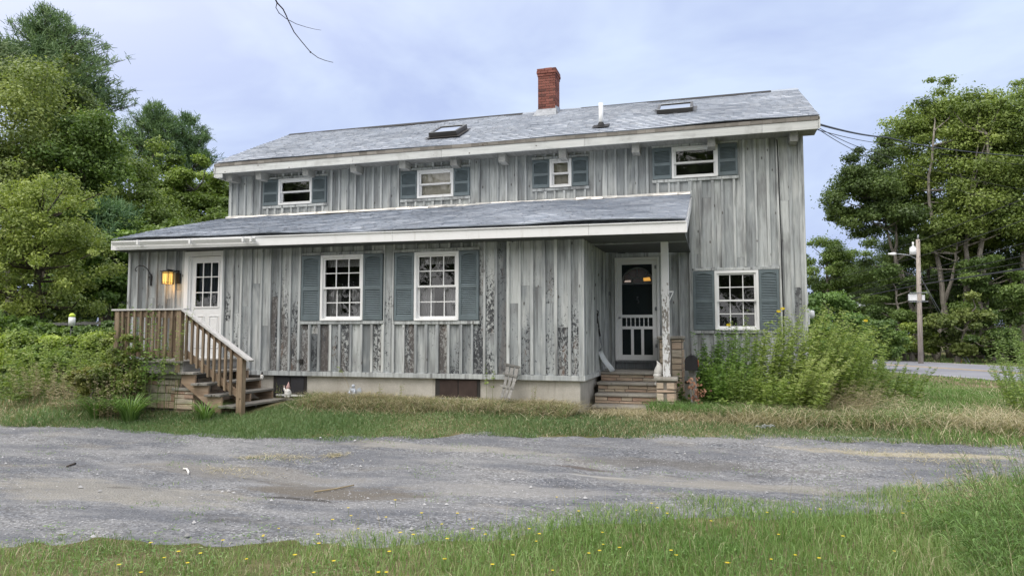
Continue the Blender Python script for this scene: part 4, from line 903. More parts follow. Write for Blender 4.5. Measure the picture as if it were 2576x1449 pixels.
mb.build('blade',plain('shovel_plastic',(.55,.58,.6),.4,.15,5),sh)
# flame shaped ornament
q=onY(1654,944,12.45); fl=thing('flame_ornament',(q.x,12.45,.71),'white flame-shaped garden ornament on the step beside the pillar','ornament')
x,y=q.x,12.45; mb=MB(); mb.T=.8; mb.lathe((x,y,.711),[(.055,0),(.055,.03),(.035,.05),(.03,.10),(.045,.13),(.07,.15),(.075,.18),(.06,.20)],12); mb.build('pedestal',M['plaster'],fl)
mb=MB(); mb.T=.9; z=.90; pts=[];ra=[]
for i in range(10):
    t=i/9; pts.append((x+.035*math.sin(t*3.4)*(.3+t),y,z+t*.235)); ra.append(max(.004,.078*math.sin(math.pi*min(1,.25+t*.78))**.8*(1-t*.35)))
mb.tube(pts,ra,12); mb.build('flame',M['plaster'],fl)
# letterbox on its post
a=onY(1739,890,12.35); mx=a.x; mbx=thing('mailbox',(mx,12.4,.3),'black arched mailbox on a grey post beside the stone pillar','mailbox')
z0=1.6+(840-928)/1750*12.1; w=.103; zc=z0+.14; n=12; mb=MB(); mb.T=.6; y0,y1=12.2,12.70
prof=[(-w,z0)]+[(-w*math.cos(math.pi*i/n),zc+w*math.sin(math.pi*i/n)) for i in range(n+1)]+[(w,z0)]
b0=len(mb.v)
for yy in (y0,y1): mb.v+=[(mx+u,yy,z) for u,z in prof]
k=len(prof)
for i in range(k): j=(i+1)%k; mb.face((b0+i,b0+j,b0+k+j,b0+k+i))
mb.face(tuple(b0+i for i in range(k))); mb.face(tuple(b0+k+i for i in range(k))[::-1]); bx_=mb.build('box',M['black'],mbx)
mb=MB(); mb.T=.5; b0=len(mb.v); k=len(prof)
for yy,s in ((y0-.006,1.03),(y0-.002,1.05)): mb.v+=[(mx+u*s,yy,zc+(z-zc)*s) for u,z in prof]
for i in range(k): j=(i+1)%k; mb.face((b0+i,b0+j,b0+k+j,b0+k+i))
mb.face(tuple(b0+i for i in range(k))); mb.tube([(mx,y0-.015,zc+w*.55),(mx,y0-.02,zc+w*1.05),(mx+.005,y0-.0,zc+w*1.35)],.006,6); mb.ball((mx,y0-.012,z0+.06),.006); mb.build('door',M['black'],mbx)
mb=MB(); mb.box((mx+w+.006,y0+.06,z0+.05),(mx+w+.012,y0+.10,z0+.18)); mb.box((mx+w+.0125,y0+.05,z0+.06),(mx+w+.016,y0+.16,z0+.15)); mb.build('flag',M['orange'],mbx)
mb=MB(); mb.T=.5; mb.hexa([(mx+.005,12.28,.0),(mx+.125,12.28,.0),(mx+.125,12.40,.0),(mx+.005,12.40,.0),(mx-.05,12.35,z0-.002),(mx+.06,12.35,z0-.002),(mx+.06,12.47,z0-.002),(mx-.05,12.47,z0-.002)]); mb.build('post',M['oldwood'],mbx)
# gnomes, angel
def gnome(px,py,Y,h,label,hat,coat,arm):
    q=onY(px,py,Y); x,y,z=q.x,Y,q.z; s=h/.36; g=thing('garden_gnome',(x,y,z),label,'garden gnome','garden gnomes by the porch stairs')
    mb=MB(); mb.T=.6
    mb.ball((x-.035*s,y-.02*s,z+.02*s),.036*s,.05*s,.026*s); mb.ball((x+.035*s,y-.02*s,z+.02*s),.036*s,.05*s,.026*s)
    mb.lathe((x,y,z+.02*s),[(.05*s,0),(.075*s,.02*s),(.085*s,.06*s),(.075*s,.12*s),(.05*s,.16*s),(.04*s,.17*s)],12); mb.build('body',M[coat],g)
    mb=MB(); mb.ball((x,y-.01*s,z+.205*s),.05*s); mb.ball((x,y-.062*s,z+.20*s),.014*s); mb.build('head',M['skin'],g)
    mb=MB(); mb.T=.9; mb.lathe((x,y-.035*s,z+.05*s),[(.008*s,0),(.045*s,.03*s),(.065*s,.08*s),(.06*s,.13*s),(.035*s,.155*s)],10,1.1,.7); mb.ball((x+.05*s,y-.02*s,z+.16*s),.03*s); mb.build('beard',M['plaster'],g)
    mb=MB(); mb.tube([(x,y,z+.215*s),(x+.002,y,z+.25*s),(x+.01*s,y,z+.31*s),(x+.015*s,y,z+.37*s)],[.058*s,.05*s,.026*s,.005*s],10); mb.build('hat',M[hat],g)
    if arm:
        mb=MB(); mb.tube([(x-.06*s,y,z+.15*s),(x-.095*s,y-.01*s,z+.18*s),(x-.10*s,y-.01*s,z+.235*s)],[.025*s,.022*s,.014*s],8); mb.build('arm',M[coat],g)
        mb=MB(); mb.ball((x-.10*s,y-.01*s,z+.25*s),.014*s); 
        for o in (-.012,0,.012): mb.tube([(x+(-.10+o)*s,y-.01*s,z+.255*s),(x+(-.10+o*1.6)*s,y-.01*s,z+.285*s)],.005*s,5)
        mb.build('hand',M['skin'],g)
gnome(724,999,11.2,.27,'white-bearded garden gnome with a faded red hat raising one hand','pink','plaster',True)
gnome(659,953,11.30,.14,'small white garden gnome with a thin black hat on a stair tread','black','plaster',False)
q=onY(889,1000,11.45); x,y,z=q.x,11.45,.43; an=thing('angel_statue',(x,y,z),'small silver winged angel statue against the concrete foundation','statue')
mb=MB(); mb.T=.8; mb.lathe((x,y,z),[(.07,0),(.06,.03),(.05,.08),(.045,.12),(.05,.16),(.03,.19)],10,1,.7); mb.tube([(x-.04,y-.03,z+.15),(x-.06,y-.06,z+.11),(x-.01,y-.07,z+.10)],.016,6); mb.tube([(x+.04,y-.03,z+.15),(x+.06,y-.06,z+.10),(x+.01,y-.07,z+.09)],.016,6); mb.tube([(x-.02,y-.03,z+.05),(x-.04,y-.08,z+.04),(x-.05,y-.09,z-.0)],.02,6); mb.tube([(x+.02,y-.03,z+.05),(x+.06,y-.08,z+.03),(x+.03,y-.1,z-.0)],.02,6); mb.ball((x,y-.01,z+.225),.035); mb.build('figure',M['silver'],an)
for s in (-1,1):
    mb=MB(); mb.T=.9; b0=len(mb.v); pr=[(0,.08),(.03,.04),(.075,.05),(.10,.10),(.105,.15),(.085,.20),(.05,.185),(.02,.15)]
    for o in (0,.012): mb.v+=[(x+s*(.02+u),y+.02+o+u*.3,z+v) for u,v in pr]
    k=len(pr)
    for i in range(k): j=(i+1)%k; mb.face((b0+i,b0+j,b0+k+j,b0+k+i))
    mb.face(tuple(b0+i for i in range(k))[::-1]); mb.face(tuple(b0+k+i for i in range(k))); mb.build('wing',M['silver'],an)
# broken wooden trellis leaning on the lean-to wall
tr_=thing('wooden_trellis',(-3.5,11.3,.4),'old grey picket plant support leaning broken on the front wall','trellis')
T0=onY(1278,915,11.5); T1=onY(1302,920,11.5); B0=onY(1262,1000,11.2); B1=onY(1280,1002,11.2); rr=random.Random(3)
for i,t in enumerate((0,.5,1)):
    mb=MB(); mb.T=rr.random(); mb.R=rr.random(); a=B0.lerp(B1,t); b=T0.lerp(T1,t); m=a.lerp(b,.5)+Vector((.015,0,0)); mb.bar(a,m,.045,.014,(0,1,0)); mb.bar(m,b,.06,.014,(0,1,0)); mb.build('slat',M['oldwood'],tr_)
for t,e in ((.95,.06),(.66,.05),(.3,.06)):
    mb=MB(); mb.T=rr.random(); mb.R=rr.random(); a=B0.lerp(T0,t)+Vector((-e,-.02,.03)); b=B1.lerp(T1,t)+Vector((e,-.02,-.0)); mb.bar(a,b,.02,.035); mb.build('crosspiece',M['oldwood'],tr_)
# things left on the side porch
q=onY(402,893,10.9); bt=thing('white_stick',(q.x,10.9,DZ),'white plastic stick standing on the porch behind the railing','stick'); mb=MB(); mb.tube([onY(398,897,10.9),onY(404,851,11.1)],.014,6); mb.build('pole',M['pvc'],bt); mb=MB(); q=onY(398,897,10.9); mb.box((q.x-.1,10.86,DZ+.005),(q.x+.08,10.94,DZ+.05),.01); mb.build('head',M['black'],bt)
# hanging twig at the top of the view
tw=thing('hanging_twig',(-1.5,4.2,4.0),'thin bare forked twig hanging from above against the sky','twig')
def tp_(px,py,R): return dist(px,py,R)
for (pl,r0,r1) in (([(675,-60),(694,2),(697,8),(712,24),(720,40),(724,50),(740,82),(760,107),(781,132),(800,146),(818,153),(838,158)],.0048,.0016),([(697,8),(694,20),(702,34),(720,48),(745,61),(770,69),(790,74),(808,77)],.0028,.0010)):
    mb=MB(); k=len(pl); P_=[tp_(a/1,b/1,4.4+.02*i) for i,(a,b) in enumerate(pl)]; mb.tube(P_,[r0+(r1-r0)*i/(k-1) for i in range(k)],6)
    for i in (2,8): 
        if i<k: mb.ball(tuple(P_[i]),r0*1.3,n=6,k=4)
    mb.build('twig_branch',M['barkd'],tw)
# ================================================================ ROAD SIDE: pole, wires, street light
pb=dist(2316,905,43.); pt=dist(2309,603,43.); 
pole=thing('utility_pole',(pb.x,pb.y,0),'tall wooden utility pole with transformer and street light across the road','utility pole')
mb=MB(); mb.T=.8; mb.tube([(pb.x,pb.y,-.3),(pb.x*.5+pt.x*.5,pb.y*.5+pt.y*.5,(pt.z)/2),pt],[.135,.12,.10],12); mb.build('shaft',M['pole'],pole)
def off(px,py,R=43.): return dist(px,py,R)
a=off(2297,623); b=off(2297,641); mb=MB(); mb.tube([b,a],[.17,.17],14); mb.tube([a,a+Vector((0,0,.06))],[.18,.10],14); mb.tube([a+Vector((0,0,.06)),a+Vector((0,0,.3))],.05,6); mb.build('transformer',M['pvc'],pole)
mb=MB(); mb.bar(a.lerp(b,.3),a.lerp(b,.3)+Vector((.35,0.1,0)),.06,.06); mb.bar(a.lerp(b,.8),a.lerp(b,.8)+Vector((.35,.1,0)),.06,.06); mb.tube([pt,pt+Vector((.02,0,.25))],.04,6); mb.build('bracket',M['metal'],pole)
mb=MB(); mb.tube([off(2308,655),off(2302,650),off(2290,643),off(2270,640),off(2252,639)],.03,8); arm=mb.build('lamp_arm',M['metal'],pole)
mb=MB(); c1=off(2255,639); c2=off(2234,639); mb.tube([c1,c1.lerp(c2,.3),c2],[.05,.09,.04],10); mb.build('lamp_head',M['pvc'],arm)
for z_ in (749,): 
    a=off(2296,740); b=off(2296,756); mb=MB(); w=Vector((.22,0,0)); mb.box((a.x-.2,a.y-.12,b.z),(a.x+.25,a.y+.1,a.z)); mb.box((a.x+.4,a.y-.1,b.z),(a.x+.55,a.y+.08,a.z-.05)); mb.build('cable_box',M['pvc'],pole)
    mb=MB(); c=off(2296,737); mb.box((c.x-.2,c.y-.2,c.z-.02),(c.x+.7,c.y-.16,c.z+.02)); c=off(2296,759); mb.box((c.x-.2,c.y-.2,c.z-.02),(c.x+.7,c.y-.16,c.z+.02)); mb.build('box_bracket',M['metal'],pole)
wd={}
def wire(pl,r,label,mat='black',sag=0,name='power_line'):
    P=[dist(*q) if len(q)==3 and not isinstance(q,Vector) else q for q in pl]; pts=[]
    for i in range(len(P)-1):
        L=(P[i+1]-P[i]).length
        for j in range(12):
            t=j/12; pts.append(P[i].lerp(P[i+1],t)-Vector((0,0,sag*4*t*(1-t)*L/20)))
    pts.append(P[-1]); mb=MB(); mb.tube(pts,r,5,False); tag(mb.build(name,M[mat]),label,'power line','overhead lines along the road')
wire([(1900,720,75),(2309,608,43),(2576,500,30),(2900,360,20)],.014,'topmost overhead line, running over the utility pole top','rubber')
wire([(1900,752,75),(2312,646,43),(2576,554,30),(2900,440,20)],.014,'second overhead line, level with the street light arm','rubber')
wire([(1900,775,75),(2314,684,43),(2576,612,30),(2900,520,20)],.012,'third overhead line, just above the pole middle','rubber')
wire([(1900,792,75),(2314,700,43),(2576,643,30),(2900,570,20)],.014,'fourth overhead line, above the thick cable','rubber')
wire([(1900,802,75),(2315,716,43),(2576,676,30),(2900,630,20)],.035,'thick lowest cable passing the pole middle','black')
wire([(1900,790,75),(2314,708,43),(2576,660,30),(2900,602,20)],.012,'thin line just above the thick lowest cable','rubber')
e=Vector((1.98,13.98,5.55))
wire([e,(2230,346,24),(2400,378,33),(2576,393,40),(2760,400,48)],.022,'twisted black service cable leaving the roof corner','black',.1,'service_cable')
wire([Vector((1.9,13.98,5.47)),(2230,362,24),(2400,392,33),(2576,415,40),(2760,430,48)],.008,'thin service wire below the twisted cable','rubber',.1,'service_cable')
wire([(2044,313,15),(2165,372,22),(2400,440,33),(2576,478,40)],.008,'thin wire slanting down from under the eave, upper of two','rubber',.1,'service_cable')
wire([(2040,313,15),(2158,383,22),(2400,475,33),(2576,520,40)],.008,'thin wire slanting down from under the eave, lower of two','rubber',.1,'service_cable')
for i,(x0,x1,m,lab) in enumerate(((2396,2419,'yellowline','yellow-sleeved guy wire anchored beyond the road'),(2396,2432,'metal','bare guy wire beside the yellow-sleeved one'),(2408,2440,'metal','rightmost bare guy wire beyond the road'))):
    a=dist(x0+5,868,47); b=dist(x1,912,46); top=dist(2312,690,43); mb=MB(); mb.tube([b,a],.05 if i==0 else .03,6); mb.tube([a,top],.012,5); tag(mb.build('guy_wire',M[m]),lab,'guy wire','guy wires of the utility pole')
# ================================================================ SETTING: ground, drive, road
def proj(x,y,z):
    z=z-CAMZ; f=x*_F.x+y*_F.y+z*_F.z; r=x*_r.x+y*_r.y; u=x*_U.x+y*_U.y+z*_U.z
    f=np.where(f<.05,.05,f); return 1288+FP*r/f,724.5-FP*u/f,f
FEX=[-1400,0,250,480,800,980,1150,1700,1900,2200,2576,3600]; FEY=[1010,1070,1082,1101,1111,1107,1098,1102,1106,1113,1132,1185]
NEX=[-1400,0,300,650,900,1150,1300,1500,1700,1900,2150,2400,2700,3600]; NEY=[1450,1352,1340,1345,1342,1338,1322,1290,1277,1275,1262,1240,1225,1200]
xs=np.unique(np.concatenate([np.linspace(-600,-40,15),np.linspace(-40,-16,16),np.linspace(-16,12,150),np.linspace(12,45,22),np.linspace(45,600,15)]))
ys=np.unique(np.concatenate([np.linspace(-300,-20,8),np.linspace(-20,2,12),np.linspace(2,14,75),np.linspace(14,50,40),np.linspace(50,900,20)]))
X,Y=np.meshgrid(xs,ys); Z=ground(X,Y)-.0; nx=len(xs); ny=len(ys)
i=np.arange(nx*ny).reshape(ny,nx); Fq=np.stack([i[:-1,:-1],i[:-1,1:],i[1:,1:],i[1:,:-1]],-1).reshape(-1,4)
tag(npmesh('ground',np.stack([X,Y,Z],-1).reshape(-1,3),Fq,M['ground'],smooth=True),'grassy ground around the house',None,None,'structure')
# drive
pxs=np.linspace(-1400,3500,420); rows=60; V=[]
for k in (0,rows):
    for px in pxs:
        pf=onG(px,float(np.interp(px,FEX,FEY))-22); pn=onG(px,float(np.interp(px,NEX,NEY))+44)
        V.append((pf.x,pf.y,0) if k==0 else (pn.x,pn.y,0))
n_=len(pxs); top=V[:n_]; bot=V[-n_:]; A=np.array(top); B=np.array(bot)
T=np.linspace(0,1,rows+1)[:,None,None]; P=A[None]*(1-T)+B[None]*T
ed=np.minimum(T[...,0]/.10,(1-T[...,0])/.07+.1)+(vnoise(P[...,0]*1.6,P[...,1]*2.2,6)-.5)*.8+(vnoise(P[...,0]*6,P[...,1]*6,16)-.5)*.5
P[...,2]=ground(P[...,0],P[...,1])-.03+.05*np.clip(ed,0,1)+.010*(vnoise(P[...,0]*3.5,P[...,1]*3.5,5)-.5)
i=np.arange(n_*(rows+1)).reshape(rows+1,n_); Fq=np.stack([i[:-1,:-1],i[1:,:-1],i[1:,1:],i[:-1,1:]],-1).reshape(-1,4)
tag(npmesh('driveway',P.reshape(-1,3),Fq,M['gravel'],smooth=True),'grey gravel driveway in front of the house',None,None,'structure')
# road
rd=Vector((.413,-.911,0)); rc=onZ(2400,930,0.0); rn=Vector((-rd.y,rd.x,0))
def strip(name,o0,o1,z,mat,label,s0=-60,s1=70):
    V=[];n=60
    for k in range(n+1):
        s=s0+(s1-s0)*k/n; c=rc+rd*s+rn*(-.0025*max(0,-s-4)**2)
        for o in (o0,o1): q=c+rn*o; V.append((q.x,q.y,z+.0))
    F=[(2*k,2*k+1,2*k+3,2*k+2) for k in range(n)]
    return tag(npmesh(name,np.array(V),np.array(F),mat),label,None,None,'structure')
strip('road',-4.6,4.6,.04,M['road'],'grey asphalt road at the right')
strip('road_marking',-.22,-.08,.044,M['yellowline'],'double yellow centre line'); strip('road_marking',.08,.22,.044,M['yellowline'],'double yellow centre line')
strip('road_marking',4.1,4.22,.044,M['whiteline'],'white edge line'); strip('road_marking',-4.22,-4.1,.044,M['whiteline'],'white edge line')
def roadside(x,y):   # signed distance from road centre
    s=(x-rc.x)*rd.x+(y-rc.y)*rd.y; o=(x-rc.x)*rn.x+(y-rc.y)*rn.y+.0025*np.maximum(0,-s-4)**2; return o
# ================================================================ blades
def blades(name,x,y,h,w,lean,tint,mat,label,seed=1,zoff=0,hor=None,droop=.35):
    r=np.random.default_rng(seed); n=len(x); z=ground(x,y)+zoff
    a=r.uniform(0,2*np.pi,n); l=lean*r.uniform(.2,1.3,n)
    dx,dy=np.cos(a)*l,np.sin(a)*l; b=r.uniform(0,2*np.pi,n); wx,wy=np.cos(b)*w/2,np.sin(b)*w/2
    base=np.stack([x,y,z-.01],-1); W=np.stack([wx,wy,0*wx],-1)
    mid=base+np.stack([dx*h*.4,dy*h*.4,h*.6],-1); tip=base+np.stack([dx*h*1.1,dy*h*1.1,h*(1-droop*np.minimum(l,1.5))],-1)
    V=np.stack([base-W,base+W,mid+W*.8,mid-W*.8,tip],1).reshape(-1,3); k=np.arange(n)*5
    Fq=np.stack([k,k+1,k+2,k+3],-1); Ft=np.stack([k+3,k+2,k+4],-1)
    return tag(npmesh(name,V,Fq,mat,np.repeat(np.clip(tint,0,1),5),None,Ft),label,None,None,'stuff')
def scatter(n,x0,x1,y0,y1,seed): r=np.random.default_rng(seed); return r.uniform(x0,x1,n),r.uniform(y0,y1,n),r
# foreground verge
x,y,r=scatter(330000,-9,7,1.8,9.6,5); px,py,f=proj(x,y,ground(x,y))
edge=np.interp(px,NEX,NEY)-26*np.clip((px-700)/600,0,1)+(vnoise(x*2.2,y*2.2,3)-.5)*34+(vnoise(x*8,y*8,4)-.5)*16
d=(py-edge)/60; wl=np.clip(1-(px-300)/1200,0,1)*.75      # the grass is thin at the left
cov=np.clip(d*(2.4-1.95*wl)+.12+.14*(px>1000),0,1)*(1-.5*wl*(vnoise(x*3,y*3,9)>.45)); near=(1-.3*sst(5.5,3,y))
k=(r.random(len(x))<cov*near*np.where((x<-6)|(x>4.5),.5,1)); x,y,px,d,wl=x[k],y[k],px[k],d[k],wl[k]; n=len(x)
h=(.04+.046*np.clip(d,0,1))*(1-.35*wl)*r.uniform(.5,1.5,n)*(1+.9*(vnoise(x*1.3,y*1.3,8)-.4))*np.where(px>2150,1+np.clip((px-2150)/350,0,1.3),1)
t=.56+.34*(vnoise(x*.9,y*.9,6)-.5)+r.normal(0,.13,n)+.18*wl*r.random(n)+.14*sst(0.,2.5,x); dry=r.random(n)<(.03+.2*wl+.08*(px>2200)); 
g_=~dry; blades('grass',x[g_],y[g_],h[g_],.0048*r.uniform(.6,1.5,g_.sum()),.55,t[g_],M['grass'],'bright green verge grass in the foreground',3)
blades('dry_grass',x[dry],y[dry],h[dry]*1.05,.0035,.9,r.uniform(.1,1,dry.sum()),M['dry'],'straw-coloured dead blades in the foreground verge',4)
# broad clover-like leaves among the verge
def leafmesh(b,dirn,L,W,droop=.15,up=None):
    """diamond leaves: b (n,3) base, dirn (n,3) unit, L,W (n,)"""
    n=len(b); upv=np.tile([0,0,1.],(n,1)) if up is None else up
    s=np.cross(dirn,upv); s/=np.linalg.norm(s,axis=1,keepdims=True)+1e-6
    m=b+dirn*(L*.45)[:,None]; tip=b+dirn*L[:,None]-np.array([0,0,1.])*(L*droop)[:,None]; sw=s*(W*.5)[:,None]
    V=np.stack([b,m+sw,tip,m-sw],1).reshape(-1,3); k=np.arange(n)*4; return V,np.stack([k,k+1,k+2,k+3],-1)
x,y,r=scatter(42000,-8,7,2.2,9,15); px,py,f=proj(x,y,ground(x,y)); edge=np.interp(px,NEX,NEY)
k=(py>edge+10-45*(vnoise(x*4,y*4,2)>.72))&(vnoise(x*2,y*2,12)>.42); x,y=x[k],y[k]; n=len(x); z=ground(x,y)+r.uniform(.005,.06,n)
a=r.uniform(0,6.28,n); dirn=np.stack([np.cos(a),np.sin(a),r.uniform(-.1,.6,n)],-1); dirn/=np.linalg.norm(dirn,axis=1,keepdims=True)
V,Fq=leafmesh(np.stack([x,y,z],-1),dirn,r.uniform(.018,.04,n),r.uniform(.012,.022,n)); tag(npmesh('clover',V,Fq,M['grass'],np.repeat(np.clip(r.normal(.45,.16,n),0,1),4)),'low broad-leaved clover among the verge grass',None,None,'stuff')
# lawn strip between drive and house
def lawn(n,x0,x1,y0,y1,seed,hh,ww,label,mat='grass',name='grass',dryf=.25,dl='dry straw-coloured patches',t0=.45,lean=.6):
    x,y,r=scatter(n,x0,x1,y0,y1,seed); px,py,f=proj(x,y,ground(x,y)); e=np.interp(px,FEX,FEY)+(vnoise(x*2,y*2,3)-.5)*12+(vnoise(x*7,y*7,3)-.5)*7
    keep=(py<e)&~((x>XAL)&(x<XAR)&(y>YA))&~((x>XL)&(x<XR)&(y>YM))&~((x>DX0)&(x<-7.5)&(y>DF+.05)&(y<YA))&~((x>-2.1)&(x<-.6)&(y>12.2)&(y<YM))&(np.abs(roadside(x,y))>4.7)
    x,y,px,py,e=x[keep],y[keep],px[keep],py[keep],e[keep]; n=len(x)
    dm=.22*(vnoise(x*.8,y*1.2,31)-.5)*2+dryf+.4*np.exp(-((x+.6)/1.1)**2-((y-11.1)/.5)**2)+.4*sst(-10.5,-12.5,x)*np.exp(-((y-9.8)/.9)**2)-.35*np.exp(-((x+7)/1.6)**2)*(y<10.6)+.35*(vnoise(x*.5,y*.8,93)-.35)*(x>3)
    dry=r.random(n)<np.clip(dm,.04,.7); h=hh*r.uniform(.4,1.5,n)*(.7+.8*vnoise(x*1.1,y*1.1,7))*(1-.5*sst(17,24,y)*(x>4)); t=t0+.4*(vnoise(x*.7,y*.7,17)-.5)+r.normal(0,.12,n)
    g=~dry; blades(name,x[g],y[g],h[g],ww*r.uniform(.6,1.4,g.sum()),lean,t[g],M[mat],label,seed)
    blades('dry_grass',x[dry],y[dry],h[dry]*.9,ww*.8,1.2,r.uniform(0,1,dry.sum()),M['dry'],dl,seed+1)
lawn(260000,-12.5,3.5,8.2,11.7,21,.055,.0075,'short lawn between the gravel drive and the house','grassblue',dl='dead straw lying in the lawn by the house')
lawn(170000,-26,-10.4,7.2,20,25,.11,.013,'rough lawn left of the porch','grassblue',dryf=.15,dl='straw in the rough lawn at the left')
lawn(170000,2.5,17,9,24,28,.13,.011,'rough grass bank between house and road',dryf=.2,dl='dry cut hay on the right bank',t0=.5)
lawn(60000,6,30,24,60,30,.16,.025,'tall grass along the road edge',dryf=.35,dl='dry stalks along the road edge',t0=.5,lean=.4)
lawn(30000,-1,3.2,11.3,13.2,33,.2,.011,'tall grass at the foot of the goldenrod',dryf=.25,dl='straw at the foot of the goldenrod')
# tufts creeping into the drive
x,y,r=scatter(60000,-12,9,5,11,44); px,py,f=proj(x,y,ground(x,y)); lo=np.interp(px,FEX,FEY); hi=np.interp(px,NEX,NEY)
m=vnoise(x*1.6,y*2.6,51)*.65+vnoise(x*7,y*9,52)*.35; k=(py>lo-3)&(py<hi+8)&(m>.70-.16*np.exp(-((py-lo)/14)**2)-.14*np.exp(-((hi-py)/22)**2)); x,y=x[k],y[k]
blades('grass',x,y,.03*r.uniform(.4,1.5,len(x)),.006,.9,r.normal(.5,.2,len(x)),M['grass'],'small grass tufts creeping into the gravel',45,.02)
# wisps of straw on the drive
cs=[(onG(715,1155),.6,.12,330),(onG(590,1190),.5,.12,220),(onG(640,1155),.3,.08,120),(onG(2290,1150),1.2,.1,260),(onG(2330,1163),.7,.08,150),(onG(2450,1170),.9,.12,200),(onG(2200,1140),1.0,.08,170),(onG(845,1150),.15,.07,200)]
X_=[];Y_=[]
for c,sx,sy,n in cs: X_.append(RNG.normal(c.x,sx*.5,n)); Y_.append(RNG.normal(c.y,sy,n))
X_=np.concatenate(X_);Y_=np.concatenate(Y_); blades('straw',X_,Y_,.03*RNG.uniform(.4,1.3,len(X_)),.005,4.5,RNG.uniform(.2,1,len(X_)),M['dry'],'wisps of pale straw on the gravel drive',47,.03,droop=.36)
# loose stones
x,y,r=scatter(38000,-14,9,3.8,11,61); px,py,f=proj(x,y,ground(x,y)); k=(py>np.interp(px,FEX,FEY)-6)&(py<np.interp(px,NEX,NEY)+22)&(r.random(len(x))<.25+.75*(vnoise(x*1.1,y*1.7,62)>.5)); x,y=x[k],y[k]; n=len(x)
s=.004+.006*r.random(n)**3+.016*(r.random(n)<.012); z=ground(x,y)+.022; c=np.stack([x,y,z+s*.3],-1)
O=np.array([[1,0,0],[0,1,0],[-1,0,0],[0,-1,0],[0,0,.75]]); ja=r.uniform(.6,1.4,(n,5,1)); V=(c[:,None]+O[None]*ja*s[:,None,None]).reshape(-1,3); k=np.arange(n)*5
Ft=np.concatenate([np.stack([k+i,k+(i+1)%4,k+4],-1) for i in range(4)])
tag(npmesh('loose_gravel',V,None,M['pebble'],np.repeat(r.random(n)*2-.3,5),None,Ft),'loose pale stones scattered over the gravel drive',None,None,'stuff')
# mown hay heaped against the foundation
x=RNG.uniform(-7.1,-2.2,15000); y=YA-.05-np.abs(RNG.normal(0,.34,15000)); hp=.13*np.exp(-((YA-.2-y)/.38)**2)*(.45+.9*vnoise(x*1.5,y,71)); zo=RNG.random(15000)*hp
blades('hay',x,y,RNG.uniform(.06,.26,15000),.006,3.2,RNG.random(15000),M['dry'],'heap of cut hay along the concrete foundation',72,zo,droop=.3)
x=RNG.uniform(-7.0,-2.2,1600); y=YA-.1-np.abs(RNG.normal(0,.3,1600)); blades('hay',x,y,RNG.uniform(.05,.13,1600),.008,5.,RNG.uniform(.3,1,1600),M['dry'],'long cut stalks strewn over the hay heap',79,.05+RNG.random(1600)*.1,droop=.5)
x=RNG.uniform(-7.2,-2.2,9000); y=YA-.05-np.abs(RNG.normal(0,.3,9000)); blades('grass',x,y,RNG.uniform(.05,.2,9000),.007,1.4,RNG.normal(.35,.2,9000),M['grass'],'green weeds growing through the hay by the foundation',73,RNG.random(9000)*.1)
x=RNG.normal(-.4,.75,7000); y=RNG.normal(11.65,.33,7000); blades('hay',x,y,RNG.uniform(.06,.2,7000),.005,3.,RNG.uniform(.3,1,7000),M['dry'],'dry yellow straw in front of the stone pillar',74,RNG.random(7000)*.05,droop=.3)
x=RNG.uniform(.2,5.2,5000); y=RNG.normal(11.6,.4,5000)+.5*(vnoise(x*1.2,x*0,92)-.5); blades('hay',x,y,RNG.uniform(.08,.4,5000),.006,3.,RNG.uniform(0,1,5000),M['dry'],'cut stalks lying below the goldenrod',75,RNG.random(5000)*.08,droop=.3)
x=RNG.uniform(4,14,11000); y=RNG.normal(14.5,2.2,11000); k=(vnoise(x*.8,y*.8,91)>.55)&(np.abs(roadside(x,y))>5); x=x[k]; y=y[k]; nh=len(x); blades('hay',x,y,RNG.uniform(.08,.4,nh),.008,3.,RNG.uniform(0,1,nh),M['dry'],'mown dry hay on the right bank',76,RNG.random(nh)*.08,droop=.3)
